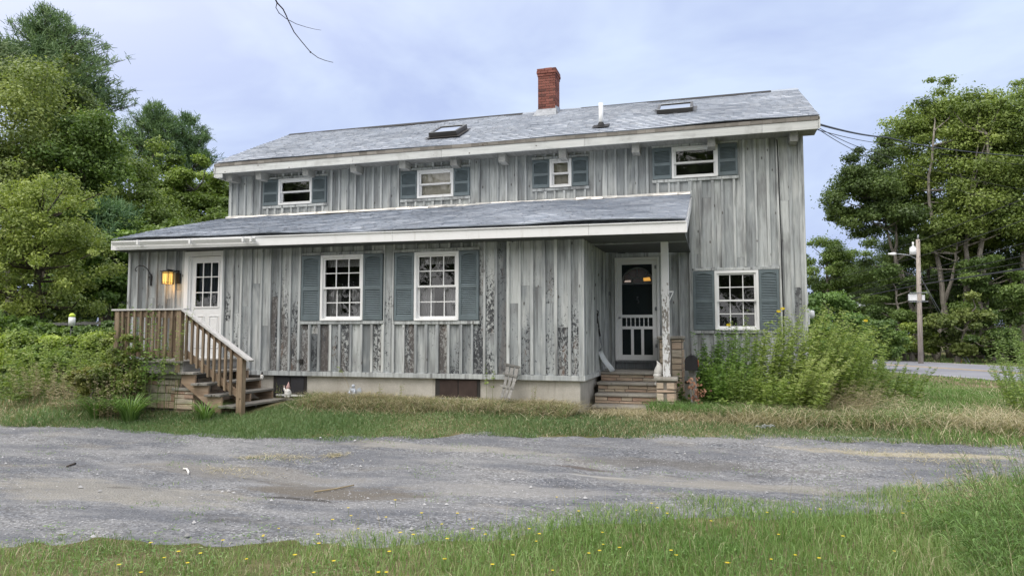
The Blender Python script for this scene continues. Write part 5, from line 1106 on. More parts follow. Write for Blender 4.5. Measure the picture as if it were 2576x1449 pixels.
# ================================================================ PLANTS
def unit(a): return a/(np.linalg.norm(a,axis=-1,keepdims=True)+1e-9)
def stems_plant(name,label,cat,group,loc,stems,nl,L,W,mat,tint,seed=1,droop=.25,smat='stem',start=.1,srad=.004,lean_leaf=.35,flower=None,color=None):
    """stems: list of (base offset xyz, tip offset xyz, sag)"""
    r=np.random.default_rng(seed); t_=thing(name,loc,label,cat,group); mb=MB(); B=[];Dn=[];LL=[];WW=[]
    lx,ly,lz=loc
    for b,t,sg in stems:
        b=np.array(b,float); t=np.array(t,float); n=7; u=np.linspace(0,1,n)[:,None]; side=np.array([t[0]-b[0],t[1]-b[1],0.]); 
        P=b+(t-b)*u; P[:,:2]+=side[:2]*(u**2-u)*.6; P[:,2]+=sg*(u[:,0]*(1-u[:,0]))*4
        mb.tube([tuple(q+np.array(loc)) for q in P],[srad*(1-.7*k/(n-1)) for k in range(n)],4,False)
        m=max(3,int(nl*r.uniform(.8,1.2))); s=start+(1-start)*np.sort(r.random(m)); fi=s*(n-1); i0=np.minimum(fi.astype(int),n-2); fr=(fi-i0)[:,None]; Q=P[i0]*(1-fr)+P[i0+1]*fr; ax=unit(P[i0+1]-P[i0])
        a=np.arange(m)*2.4+r.uniform(0,6.28); o=np.stack([np.cos(a),np.sin(a),np.zeros(m)],-1); dn=unit(o+ax*lean_leaf+np.array([0,0,.15])+r.normal(0,.15,(m,3)))
        k=(1.1-.65*s)*r.uniform(.7,1.2,m); B.append(Q);Dn.append(dn);LL.append(L*k);WW.append(W*k)
    B=np.concatenate(B);Dn=np.concatenate(Dn);LL=np.concatenate(LL);WW=np.concatenate(WW); V,Fq=leafmesh(B,Dn,LL,WW,droop,np.array([0,-.5,.6])+r.normal(0,.75,(len(B),3)))
    mb.build('stem',M[smat],t_); z=B[:,2]/max(.1,B[:,2].max())
    o=npmesh('leaves',V,Fq,M[mat],np.repeat(np.clip(r.normal(tint,.13,len(B))+.12*(z-.5),0,1),4),t_)
    if color: o.color=(*color,1)
    if flower:
        for (fx,fy,fz,fs) in flower:
            fb=MB(); c=Vector(loc)+Vector((fx,fy,fz)); fb.lathe(tuple(c),[(fs*.35,-fs*.2),(fs*.4,0),(fs*.2,fs*.15)],8)
            for i in range(9):
                a=2*math.pi*i/9; d=Vector((math.cos(a),math.sin(a)*.6-.5,.25+math.sin(a)*.45)).normalized(); s=Vector((-d.z,0,d.x)).normalized()*fs*.22; fb.quad(c+d*fs*.3-s,c+d*fs*.3+s,c+d*fs+s*.6,c+d*fs-s*.6)
            fb.build('flower_head',M['petal'],t_)
    return t_
def cl(cx,cy,n,sp,h,lean,seed,sg=.0,hv=.2):
    r=random.Random(seed); out=[]; n=int(n*1.5)
    for _ in range(n):
        a=r.uniform(0,6.28); q=r.random()**.5*sp; hh=h*r.uniform(1-hv,1+hv*.6); out.append(((q*math.cos(a),q*math.sin(a),0),(q*math.cos(a)*1.5+lean[0]*hh+r.uniform(-.12,.12)*hh,q*math.sin(a)*1.4+lean[1]*hh+r.uniform(-.12,.12)*hh,hh),sg))
    return out
GG='clumps of tall weeds at the right house corner'
def gclump(px,Y,toppy,n,sp,lean,lab,seed,L=.15,W=.042,tint=.66,nl=70,mat='weed',color=None,flower=None,name='goldenrod',cat='plant',hv=.2,**k):
    base=onY(px,840,Y); x=base.x; z=gz(x,Y); h=onY(px,toppy,Y).z-z
    return stems_plant(name,lab,cat,GG,(x,Y,z),cl(x,Y,n,sp,h,lean,seed,hv=hv),nl,L,W,mat,tint,seed,color=color,flower=flower,**k)
gclump(1800,13.4,845,15,.30,(.05,-.05),'dark green leafy weed clump right beside the black mailbox',1,L=.13,W=.05,tint=.38,color=(.75,.95,.9),name='leafy_weed')
gclump(1850,13.0,830,16,.30,(.02,-.03),'blue-green willow-leaved weeds under the left shutter of the lower right window',2,L=.13,W=.03,tint=.45,color=(.8,.95,.9),name='leafy_weed')
gclump(1905,13.0,825,20,.30,(.12,-.05),'bright goldenrod clump below the lower right window',3,tint=.66)
gclump(1965,12.8,795,26,.32,(.22,-.08),'tall yellow-green goldenrod clump at the window right edge',4,tint=.72,L=.12)
gclump(2030,12.8,800,28,.36,(.22,-.12),'goldenrod clump leaning right in front of the house corner',5,tint=.74,L=.12)
gclump(2090,13.0,835,26,.36,(.25,-.15),'rightmost leaning goldenrod clump with feathery tops',6,tint=.68)
gclump(2015,12.0,905,22,.26,(.30,-.2),'pale lime goldenrod stems arching low at the front',7,L=.13,W=.034,tint=.85)
gclump(1880,12.3,930,16,.28,(.05,-.1),'short green weeds at the front left of the goldenrod',8,L=.11,W=.03,tint=.45,name='leafy_weed')
gclump(1790,12.7,930,12,.2,(.02,-.05),'broad-leaved wild vine patch beside the mailbox post',9,L=.14,W=.13,tint=.4,color=(.75,.95,.85),nl=14,name='leafy_weed')
gclump(1850,12.2,1000,8,.3,(.1,-.1),'low broad grape leaves at the foot of the weeds',10,L=.13,W=.12,tint=.5,nl=8,name='leafy_weed')
gclump(2120,13.6,850,22,.4,(.12,-.1),'mixed green weeds beyond the house corner',11,L=.12,W=.035,tint=.52,name='leafy_weed')
gclump(2170,14.5,885,18,.4,(.1,-.1),'small green bush of weeds at the right end of the weed bed',12,L=.1,W=.035,tint=.5,name='leafy_weed')
gclump(2120,12.3,960,45,.45,(.2,-.1),'brownish dead grass clump at the right of the goldenrod',13,L=.16,W=.008,tint=.35,nl=30,mat='dry',smat='drystem',srad=.002,name='dead_grass')
gclump(2060,12.2,1000,30,.4,(.3,-.1),'tan dead stalks under the arching goldenrod',14,L=.14,W=.009,tint=.3,nl=20,mat='dry',smat='drystem',srad=.0025,name='dead_grass')
gclump(2190,13.0,985,28,.5,(.1,-.1),'wispy tan grass clump at the far right of the bed',15,L=.17,W=.009,tint=.55,nl=22,mat='dry',smat='drystem',srad=.002,name='dead_grass')
gclump(1775,13.6,880,14,.22,(.03,-.05),'dark broad-leaved weeds behind the black mailbox',16,L=.13,W=.07,tint=.35,nl=34,color=(.75,.95,.85),name='leafy_weed')
gclump(1820,12.6,905,18,.3,(.03,-.08),'mid-green weeds between the mailbox and the goldenrod',17,L=.12,W=.045,tint=.5,color=(.85,1,.85),name='leafy_weed')
gclump(1940,12.1,950,18,.3,(.1,-.15),'lower goldenrod stems at the front of the bed',18,tint=.62)
gclump(2240,16.5,925,18,.5,(.1,-.1),'small weed clump on the bank right of the bed',19,L=.12,W=.04,tint=.5,name='leafy_weed')
# three flowering stalks
def stalk(px,Y,top,lab,seed,fl=((0,0),),h0=None,wid=.06,n=3):
    base=onY(px,840,Y); x=base.x; z=gz(x,Y); h=onY(px,top,Y).z-z; r=random.Random(seed); st_=[];fw=[]
    for i in range(n):
        a=r.uniform(-.12,.12); hh=h*r.uniform(.82,.97); st_.append(((r.uniform(-.05,.05),r.uniform(-.05,.05),0),(a,r.uniform(-.1,.1),hh),0))
    for dx,dz in fl: st_.append(((0,0,0),(dx,0,h+dz),0)); fw.append((dx,-.02,h+dz,.045))
    return stems_plant('flowering_weed',lab,'plant','yellow-flowered tall stalks',(x,Y,z),st_,34,.13,.045,'weed',.42,seed,flower=fw,start=.35)
stalk(1970,13.9,778,'tall leafy stalk with two yellow flowers in front of the right shutter',3,((0,0),(-.07,-.05)),n=5)
stalk(1990,14.0,790,'leafy bare-topped stalk against the house corner boards',4,(),n=5)
stalk(1836,13.4,778,'thin stalk with one yellow flower in front of the window panes',5,((-.02,-.30),),n=2)
stalk(1870,13.5,765,'thin stalk with small buds in front of the middle of the lower right window',6,(),n=2)
stalk(2178,15.5,808,'tall weed with a single yellow flower right of the house against dark trees',7,((0,0),),n=5)
stalk(2140,16.5,790,'leafy tall weed right of the electric meter',8,(),n=7)
stalk(2215,16.0,845,'milkweed-like stalk between house and utility pole',9,(),n=6)
p=onG(2185,1000); 
# weeds at left porch
GL='weeds around the wooden porch'
def lclump(px,Y,toppy,n,sp,lean,lab,seed,name='leafy_weed',**k):
    base=onY(px,840,Y); x=base.x; z=gz(x,Y); h=onY(px,toppy,Y).z-z
    a=dict(L=.09,W=.04,tint=.5,nl=40,mat='weed',color=None,hv=.25); a.update(k)
    return stems_plant(name,lab,'plant',GL,(x,Y,z),cl(x,Y,n,sp,h,lean,seed,hv=a.pop('hv')),a.pop('nl'),a.pop('L'),a.pop('W'),a.pop('mat'),a.pop('tint'),seed,**a)
lclump(318,9.85,790,8,.16,(.06,-.02),'dark-leaved briar climbing the left porch railing',31,L=.085,W=.05,tint=.38,nl=20,color=(.7,.9,.85))
lclump(350,9.85,850,9,.16,(.12,-.02),'briar stems with hanging leaves before the porch balusters',32,L=.08,W=.045,tint=.5,nl=17)
lclump(300,9.7,900,16,.28,(.0,-.05),'olive weeds at the left foot of the porch',33,L=.08,W=.035,tint=.55)
lclump(290,9.5,930,22,.3,(.1,-.1),'brownish tangle of twigs at the porch foot',34,L=.07,W=.02,tint=.3,nl=16,mat='dry',smat='drystem',srad=.003,name='dead_weed')
lclump(262,10.3,845,16,.35,(.0,-.02),'pale leafy weed left of the porch railing',35,tint=.66)
lclump(445,9.8,790,3,.05,(.02,0),'leafy tip of a briar over the porch corner post',36,L=.07,W=.03,tint=.6,nl=22,start=.75)
for i,(px,Y,top,n,lab) in enumerate(((335,9.4,975,150,'large arching clump of daylily leaves before the porch'),(250,9.5,985,120,'left arching clump of daylily leaves'),(520,9.7,1000,70,'grass clump at the foot of the porch stairs'))):
    b=onY(px,840,Y); z=gz(b.x,Y); h=onY(px,top,Y).z-z; r=np.random.default_rng(80+i); t_=thing('daylily',(b.x,Y,z),lab,'plant','strap-leaved clumps by the porch')
    a=r.uniform(0,6.28,n); q=r.random(n)*.10; R_=r.uniform(.6,1.7,n); hh=h*r.uniform(.7,1.15,n); VV=[];FF=[];TT=[]
    for j in range(n):
        d=np.array([math.cos(a[j]),math.sin(a[j]),0]); s=np.array([-d[1],d[0],0])*.008; k0=len(VV)
        for m in range(6):
            u=m/5; c=d*(q[j]+R_[j]*hh[j]*u**1.4)+np.array([0,0,hh[j]*(1.9*u-1.25*u*u)]); w=s*(1-u**2*.9)*1.; VV+= [c-w,c+w]
            if m: FF.append((k0+2*m-2,k0+2*m-1,k0+2*m+1,k0+2*m))
        TT+= [min(1,max(0,r.normal(.45,.17)))]*12
    npmesh('leaves',np.array(VV),np.array(FF),M['grass'],TT,t_)
lclump(385,9.86,800,7,.14,(.05,-.01),'dark briar sprays hanging over the middle porch balusters',37,L=.09,W=.05,tint=.42,nl=30,start=.35,color=(.8,.95,.85))
lclump(420,9.86,835,5,.10,(.04,-.01),'small leafy briar sprig beside the porch corner post',38,L=.08,W=.045,tint=.5,nl=26,start=.5)
# thin weeds by the foundation
stems_plant('leaning_weed','tall dry weed stem leaning against the foundation with a leafy tip','plant',None,(-6.35,11.3,.38),[((.15,0,0),(-.25,.15,.62),0)],26,.09,.03,'weed',.6,91,start=.8,smat='drystem',srad=.006)
stems_plant('leaning_weed','green vine tip rising beside the broken trellis','plant',None,(-3.75,11.5,.36),[((0,0,0),(-.03,.03,.75),0),((.1,0,0),(.12,.03,.6),0)],14,.08,.05,'weed',.55,92,start=.5,srad=.004)
r_=random.Random(12)
for i,(px,lab) in enumerate(((955,'small wispy weed right of the angel statue'),(1010,'small dry weed left of the right basement window'),(1340,'thin weed on the foundation right of the trellis'),(700,'small weed at the left basement window'))):
    b=onY(px,1000,11.45); stems_plant('small_weed',lab,'plant',None,(b.x,11.45,.38),cl(0,0,4,.06,.28+.08*r_.random(),(.1,0),i+5),9,.05,.015,'weed',.5,95+i,srad=.003,smat='drystem')
# vine with rust-red leaves on the letterbox post
t_=thing('red_vine',(mx,12.2,.25),'rust-orange withered vine leaves hanging on the mailbox post','vine')
n=110; r=np.random.default_rng(3); z=r.uniform(.0,.62,n)**1.0; xx=r.normal(0,.065,n)+.02-.05*(z>.4)+.09*(r.random(n)<.3)*(z<.45); yy=-.02+r.normal(0,.04,n); B=np.stack([xx*.9+.05,yy,z+.02],-1)
dn=unit(np.stack([r.normal(0,.5,n),-.5-r.random(n)*.4,-.7+r.normal(0,.3,n)],-1)); V,Fq=leafmesh(B,dn,r.uniform(.035,.065,n),r.uniform(.03,.055,n),.1,np.tile([0.2,-1,.1],(n,1))); npmesh('leaves',V,Fq,M['redleaf'],np.repeat(np.clip(r.normal(.25,.2,n)+.55*z,0,1),4),t_)
mb=MB(); mb.tube([(mx+.06,12.2,.2),(mx+.03,12.19,.5),(mx-.02,12.22,.8)],.006,5); mb.build('stem',M['drystem'],t_)
stems_plant('green_vine','green climbing vine over the low stone side wall','vine',None,(-.5,12.6,.3),[((0,-.1,0),(-.08,-.05,.62),0),((0,.1,0),(-.18,-.2,.60),0),((-.02,.1,0),(-.1,.2,.5),0),((.12,.0,0),(.14,-.1,.5),0)],17,.10,.085,'weed',.35,97,color=(.75,.9,.8),srad=.005)
# yellow hawkbit flowers in the verge
def hawk():
    t_=thing('hawkbit_flower',(0,0,0),'yellow hawkbit flower on a thin stem in the foreground verge','flower','yellow hawkbit flowers in the foreground verge')
    mb=MB(); mb.tube([(0,0,0),(.008,0,.09),(.0,.004,.17)],.0016,4,False); mb.build('stem',M['stem'],t_)
    mb=MB(); 
    for i in range(12):
        a=2*math.pi*i/12; d=Vector((math.cos(a),math.sin(a),.35)); s=Vector((-math.sin(a),math.cos(a),0))*.0036; c=Vector((0,.004,.17)); mb.quad(c,c+d*.007+s,c+d*.014,c+d*.007-s)
    mb.ball((0,.004,.172),.005,n=6,k=4); mb.build('flower_head',M['petal'],t_); return t_
hb=hawk(); r_=random.Random(5); first=True
fpx=[(875,1277),(882,1297),(995,1257),(972,1300),(1060,1290),(835,1306),(1110,1318),(700,1330),(1400,1250),(1455,1285),(1640,1265),(1655,1277),(1600,1283),(1790,1310),(1515,1340),(1930,1288),(2370,1288),(2410,1262),(2540,1300),(1960,1345),(1480,1395),(1290,1400),(1040,1345),(1005,1340),(900,1330),(800,1345),(1190,1330),(1220,1345),(1330,1330),(1350,1363),(740,1400),(620,1410),(505,1395),(450,1390),(470,1420),(300,1425),(840,1415),(1120,1410),(1390,1440),(1560,1380),(1700,1400),(1830,1420),(2000,1400),(2120,1350),(2250,1390),(1240,1425),(980,1390),(660,1350),(560,1360),(1150,1290),(1180,1305)]
while len(fpx)<74: 
    a=r_.uniform(350,2500); fpx.append((a,float(np.interp(a,NEX,NEY))+r_.uniform(-8,150)))
for (a,b) in fpx:
    g_=onG(a,min(b+24,1470)); s=r_.uniform(.55,1.3); R_=math.hypot(g_.x,g_.y); zt=dist(a,b,R_).z; s=min(1.7,max(.45,(zt-g_.z)/.17))
    if first: hb.location=g_; hb.scale=(1,1,s); first=False
    else: copy_tree(hb,g_,r_.uniform(0,6.28),(r_.uniform(.8,1.25),)*2+(s,))
# tall seed stems in the verge
x,y,r=scatter(2600,-3.2,5,3.2,8.3,101); px,py,f=proj(x,y,ground(x,y)); k=(py>np.interp(px,NEX,NEY)-2)&(px>800)&(r.random(len(x))<np.clip((px-700)/1900,.12,1)); x,y,px=x[k],y[k],px[k]
blades('seed_stems',x,y,r.uniform(.15,.34,len(x))*(1+.9*np.clip((px-2250)/250,0,1.4)),.003,.3,r.uniform(0,.8,len(x)),M['dry'],'thin seed stems standing above the verge',102)
# tall weeds at the near right corner
def weedpatch(label,pxs,R,top,n,seed,mat='grass',L=.2,W=.010,tint=.45,name='tall_grass'):
    b=dist(pxs,840,R); z=gz(b.x,b.y); h=dist(pxs,top,R).z-z
    stems_plant(name,label,'grass','tall grass clumps at the near right corner',(b.x,b.y,z),cl(0,0,n,.36,h*.88,(-.1,-.0),seed,hv=.45),14,L,W,mat,tint,seed,srad=.0022,smat='stem',droop=.5,lean_leaf=1.1,start=.02)
for i,(px,R,top,n,m,tt) in enumerate(((2600,6.6,1150,70,'grass',.5),(2530,6.2,1215,60,'grass',.42),(2450,6.6,1240,50,'grass',.5),(2570,5.6,1260,60,'grass',.45),(2660,5.8,1170,60,'grass',.5),(2520,7.4,1140,16,'dry',.5),(2420,7.4,1185,14,'dry',.4),(2620,5.2,1330,60,'grass',.4),(2720,7.0,1150,60,'grass',.5))):
    weedpatch(['tallest grass clump at the right picture edge','dark tall grass left of the edge clump','tall grass clump nearest the gravel end','grass clump in front of the edge clump','outer right grass clump','wispy dry stalks standing over the drive end','short dry stalks over the drive end','low dense grass clump at the bottom right','farther right-hand tall grass clump'][i],px,R,top,n,110+i,m,tint=tt)
# shrub at right end of road
stems_plant('roadside_bush','pale grey-green bush at the right edge before the road','bush',None,tuple(dist(2600,1000,17.)-Vector((0,0,dist(2600,1000,17.).z-.15))),cl(0,0,34,.5,1.5,(-.1,0),131,hv=.35),70,.10,.025,'weed',.75,131,color=(.85,.95,1.05))
stems_plant('roadside_bush','green weed bush below the pale one at the right edge','bush',None,tuple(dist(2640,1000,15.)-Vector((0,0,dist(2640,1000,15.).z-.12))),cl(0,0,30,.5,.9,(-.15,0),132,hv=.3),60,.10,.03,'weed',.6,132)
# sticks on the drive, scraps
for i,(pl,r0,m,lab) in enumerate(((((461,1186),(470,1187),(474,1194),(473,1199)),.012,'plaster','pale curved stick lying on the gravel drive'),(((470-280,1172),(228-60,1158+22)),.01,'barkd','short dark twig on the left of the drive'),(((790,1245),(840,1238),(890,1228)),.008,'drystem','long thin twig by the hollow in the drive'))):
    P_=[onG(a,b)+Vector((0,0,.035)) for a,b in pl]; mb=MB(); mb.tube(P_,r0,6); tag(mb.build('stick',M[m]),lab,'stick')
g_=onG(1930,1083); mb=MB(); mb.T=.9
for i in range(9):
    a=random.uniform(0,3.14); q=g_+Vector((random.uniform(-.09,.09),random.uniform(-.05,.05),.03+random.uniform(0,.05))); d=Vector((math.cos(a)*.09,math.sin(a)*.04,random.uniform(-.02,.05))); mb.tube([q,q+d*.5+Vector((0,0,.02)),q+d],.007,5)
tag(mb.build('paper_scrap',M['greypaint']),'crumpled pale scrap lying in the grass before the goldenrod','litter')
# ================================================================ TREES
def crown_np(env,leaf,seed,frac=.5,clr=.33,per=380,flat=.8,tint=.5,tv=.12):
    """env: list of ellipsoids (centre xyz, radii xyz, number of clumps)"""
    r=np.random.default_rng(seed); C=[];R=[]
    for c,rd_,n in env:
        d=unit(r.normal(size=(n,3))); q=r.random((n,1))**(1/3*.75); o_=(r.random(n)<.25); q=q*np.where(o_,1.22,.95)[:,None]*r.uniform(.9,1.1,(n,1)); C.append(np.array(c)+d*q*np.array(rd_)*.9); R.append(np.full(n,min(rd_[0],rd_[2]*1.2)*clr)*r.uniform(.6,1.3,n)*np.where(o_,.62,1.))
    C=np.concatenate(C);R=np.concatenate(R); N=len(C); cnt=np.maximum(20,((2.0 if .1<leaf<.2 else 1.35)*per*(R/R.mean())**2*r.uniform(.7,1.2,N)).astype(int)); idx=np.repeat(np.arange(N),cnt); n=len(idx)
    d=unit(r.normal(size=(n,3))); q=r.random(n)**.5*(1+.35*r.normal(size=n)*(r.random(n)<.35)); P=C[idx]+d*(q*R[idx])[:,None]*np.array([1.15,1.15,flat])
    nm=unit(d*.5+np.array([0,0,.55])+r.normal(0,.5,(n,3))); u=unit(np.cross(nm,r.normal(size=(n,3)))); v=np.cross(nm,u); s=leaf*(.55+.9*r.random(n)**1.5)[:,None]
    V=np.stack([P-u*s*.55,P+v*s*.34,P+u*s*.55,P-v*s*.34],1).reshape(-1,3); k=np.arange(n)*4
    t=tint+r.normal(0,tv,N)[idx]+r.normal(0,.10,n)
    return V,np.stack([k,k+1,k+2,k+3],-1),np.repeat(np.clip(t,0,1),4),C
def tree(name,label,group,base,env,leaf=.121,seed=1,per=430,mat='leafd',color=(1,1,1),trunks=None,tr=.18,bark='bark',clr=.34,flat=.62,tint=.5,limbs=16,tv=.14):
    t_=thing(name,tuple(base),label,'tree',group); b=np.array(base); env=[(np.array(c)-b,rd_,n) for c,rd_,n in env]
    V,F,T,C=crown_np(env,leaf,seed,per=per,clr=clr,flat=flat,tint=tint,tv=tv); o=npmesh('crown',V,F,M[mat],T,t_); o.color=(*color,1)
    mb=MB(); rr=random.Random(seed); top=max(env,key=lambda e:e[0][2])[0]; bv=Vector(base)
    if trunks is None: trunks=[[(0,0,-.3),(top[0]*.35,top[1]*.35,top[2]*.4),(top[0]*.8,top[1]*.8,top[2]*.75),tuple(top)]]
    else: trunks=[[tuple(np.array(p)-b) for p in q] for q in trunks]
    for q in trunks:
        q=[Vector(p) for p in q]; P=[]
        for i in range(len(q)-1):
            for j in range(4): P.append(q[i].lerp(q[i+1],j/4)+Vector((rr.uniform(-.06,.06),rr.uniform(-.06,.06),0))*(i+j>0)+bv)
        P.append(q[-1]+bv); mb.tube(P,[tr*(1-.75*i/(len(P)-1)) for i in range(len(P))],8)
        hs=[p for p in P[len(P)//3:]]
        for c in rr.sample(list(C),min(len(C),limbs)):
            c=Vector(c)+bv; below=[p for p in hs if p.z<c.z-.3] or [hs[0]]; a=min(below,key=lambda p:(p-c).length+.0); 
            m=a.lerp(c,.5)+Vector((rr.uniform(-.3,.3),rr.uniform(-.3,.3),-.15)); mb.tube([a,m,c],[tr*.32,tr*.2,tr*.06],5,False)
    mb.build('trunk',M[bark],t_); return t_
def E_(px,py,rx,ry,R,n):
    c=dist(px,py,R); s=R/FP*math.cos(math.atan((px-1288)/FP))**-1*.97; return (tuple(c),(rx*s,rx*s*.8,ry*s),n)
def gb(px,R): p=dist(px,840,R); return (p.x,p.y,gz(p.x,p.y)-.1)
LG='trees behind the house at the left'; RG='trees across the road at the right'
YG=(1.22,1.35,.75); OL=(1.15,1.05,.8); DK=(.62,.72,.62); BR=(1.25,1.28,1.0); PALE=(1.85,1.75,1.5)
tree('maple_tree','pale-leaved broad tree at the left picture edge below the tall pine',LG,gb(20,36),[E_(30,330,130,140,36,26),E_(-60,420,150,160,36,20),E_(90,470,110,120,35,18)],seed=201,color=PALE,per=420)
tree('maple_tree','dark rounded tree directly in front of the tall pine',LG,gb(120,38),[E_(100,240,85,90,39,20),E_(150,330,95,100,39,20)],seed=202,color=(.95,1.0,.9),per=420)
tree('maple_tree','mid-green tree with a rounded top right of the tall pine',LG,gb(190,34),[E_(215,400,85,95,34,20),E_(200,500,110,110,34,22),E_(240,600,90,90,34,14)],seed=203,color=(1.05,1.25,.85),per=420)
tree('maple_tree','broad bright green tree under the twin pines',LG,gb(330,37),[E_(325,455,90,75,37,20),E_(340,560,120,95,37,26),E_(300,650,110,90,36,20)],seed=204,color=(1.25,1.35,.9),per=420)
tree('poplar_tree','yellow-green tree under the right-hand pine',LG,gb(480,40),[E_(490,480,85,75,40,24),E_(520,570,75,95,40,20),E_(455,560,60,100,40,14)],seed=205,color=YG,tint=.62,per=400,leaf=.14)
tree('poplar_tree','small yellow-green tree between the bright tree and the poplar',LG,gb(425,44),[E_(420,450,50,50,44,14),E_(410,560,60,110,44,16)],seed=206,color=YG,per=360,leaf=.15)
tree('maple_tree','green tree at the house gable below the eave end',LG,gb(560,36),[E_(570,560,45,70,36,14),E_(590,640,50,90,36,14),E_(530,650,70,70,36,12)],seed=207,color=(1.1,1.25,.85),per=380)
tree('spruce_tree','dark narrow tree peeking over at the eave end',LG,gb(545,52),[E_(552,440,28,45,52,8),E_(552,520,38,90,52,14)],seed=208,color=DK,per=360)
tree('maple_tree','low tree left of the porch with deep green leaves',LG,gb(300,27),[E_(290,650,70,75,27,16),E_(330,730,60,70,27,12),E_(250,730,80,80,27,14)],seed=209,color=(1.0,1.25,.8),per=420,leaf=.13)
tree('maple_tree','dark green tree in the gap between pale tree and bright tree',LG,gb(60,40),[E_(60,560,160,110,41,26)],seed=210,color=(.8,.9,.75),per=420)
tree('maple_tree','green tree filling the low background behind the porch roof',LG,gb(400,32),[E_(400,660,120,80,32,26),E_(480,620,90,70,33,16)],seed=211,color=(1.15,1.3,.85),per=420,leaf=.14)
tree('apple_tree','olive twiggy apple tree with a rounded crown at the left',LG,gb(100,25),[E_(100,560,140,100,25,60),E_(-20,640,120,150,25,40),E_(150,680,120,110,24.5,55),E_(60,720,140,70,25,30)],seed=212,color=(1.75,1.7,1.2),per=170,leaf=.075,clr=.17,tint=.55,bark='barkd',tr=.14,limbs=60,flat=.9)
# white pines
def pine(label,group,px,R,top,tiers,seed,lean=0,color=(1,1,1),tr=.26,name='pine_tree'):
    """tiers: (px tip, py tip, width px) plumes, each fed by a branch from the trunk"""
    base=gb(px,R); t_=thing(name,base,label,'tree',group); r=np.random.default_rng(seed); rr=random.Random(seed); bv=Vector(base)
    tp=dist(px+lean,top,R); mb=MB(); ax=lambda z: Vector((base[0]+(tp.x-base[0])*((z-base[2])/(tp.z-base[2])),base[1]+(tp.y-base[1])*((z-base[2])/(tp.z-base[2])),z))
    mb.tube([bv-Vector((0,0,.2)),bv.lerp(tp,.5)+Vector((rr.uniform(-.2,.2),0,0)),tp],[tr,tr*.65,.04],8); s=R/FP; PP=[];DD=[]
    for (a,b,w) in tiers:
        for dep in (-.55,.05,.6):
            if dep!=.05 and rr.random()<.25: continue
            tip=dist(a+rr.uniform(-10,10),b+rr.uniform(-8,8),R)+Vector((_a.x,_a.y,0))*dep*abs(a-px)*s*.8+Vector((_a.x,_a.y,0))*dep*w*s*.5
            L=(Vector((tip.x,tip.y,0))-Vector((ax(tip.z).x,ax(tip.z).y,0))).length; st_=ax(max(base[2]+1,tip.z-.22*L-.8)); m=st_.lerp(tip,.55)-Vector((0,0,.10*L)); mb.tube([st_,m,tip],[.02+.012*L,.015+.007*L,.015],5,False)
            n=int(21*(w/40)**1.5*(.7 if dep!=.05 else 1))
            for _ in range(n):
                t=rr.random()**.7; q=(m.lerp(tip,(t-.3)/.7) if t>.3 else st_.lerp(m,.5+t)); o=Vector((rr.gauss(0,1)*w*s*.27,rr.gauss(0,1)*w*s*.27,rr.gauss(0,1)*w*s*.11+.12)); PP.append(q+o); dd=(tip-st_); dd.z=0
                DD.append(tuple((dd.normalized() if dd.length>.3 else Vector((rr.gauss(0,.5),rr.gauss(0,.5),0)))*.6+Vector((0,0,.7))))
    P=np.array([tuple(p-bv) for p in PP]); D=unit(np.array(DD)); k=15; n=len(P)
    Pn=np.repeat(P,k,0)+r.normal(0,.10,(n*k,3)); Dn=unit(np.repeat(D,k,0)+r.normal(0,.75,(n*k,3))); L=r.uniform(.2,.42,n*k); sd=unit(np.cross(Dn,r.normal(size=(n*k,3))))*.022
    tip=Pn+Dn*L[:,None]; V=np.stack([Pn-sd,Pn+sd,tip+sd*.5,tip-sd*.5],1).reshape(-1,3); q=np.arange(n*k)*4
    tt=np.repeat(np.repeat(np.clip(r.normal(.5,.16,n),0,1),k)+r.normal(0,.08,n*k),4); o=npmesh('crown',V,np.stack([q,q+1,q+2,q+3],-1),M['pine'],np.clip(tt,0,1),t_); o.color=(1.4*color[0],1.35*color[1],1.12*color[2],1)
    mb.build('trunk',M['barkd'],t_); return t_
pine('tallest pine with spreading plumes at the top left',LG,115,46,35,[(120,40,40),(150,55,50),(100,70,55),(60,75,40),(180,80,50),(70,110,70),(130,110,80),(200,110,50),(235,105,30),(30,130,60),(100,150,90),(170,150,80),(60,170,80),(140,190,90),(200,190,60),(225,150,40),(262,120,25),(245,150,30),(170,215,80),(210,225,60),(240,215,50),(275,205,40),(290,190,30),(285,222,25),(255,240,35),(225,250,25),(110,220,80),(-10,110,60),(0,150,80),(-40,140,70)],301,color=(1.25,1.25,1.2))
pine('pine at the far left edge behind the pale-leaved tree',LG,-60,44,90,[(-60,100,60),(-20,120,60),(10,140,50),(-30,160,80),(15,180,60),(-70,170,90),(-20,210,90),(30,210,50)],302,color=(1.3,1.2,1.2))
pine('slim pine beside the rounded tree with wispy layered branches',LG,225,44,258,[(232,265,24),(245,275,24),(225,290,35),(250,300,30),(260,318,22),(240,330,40),(272,345,24),(250,360,40),(225,365,45),(262,385,40),(240,410,50),(250,440,50),(265,470,50),(240,500,60)],303,color=(1.3,1.3,1.3))
pine('left twin pine with a long branch stretching left',LG,395,54,268,[(390,275,30),(375,285,36),(410,285,36),(350,300,34),(385,310,50),(330,315,26),(425,305,36),(305,330,26),(320,345,34),(350,345,45),(400,345,60),(290,335,18),(440,330,34),(370,375,40),(420,375,50),(395,400,50),(340,360,30)],304,color=(1.15,1.2,1.05))
pine('right twin pine with flat lower branches',LG,478,54,300,[(482,305,26),(470,300,26),(455,305,26),(500,325,30),(515,340,24),(465,340,50),(495,355,40),(520,352,20),(480,380,50),(515,375,24),(450,385,45),(500,400,36),(528,388,20),(535,395,16),(470,415,45),(510,415,30),(440,360,40),(445,330,34)],305,color=(.95,1.05,.95))
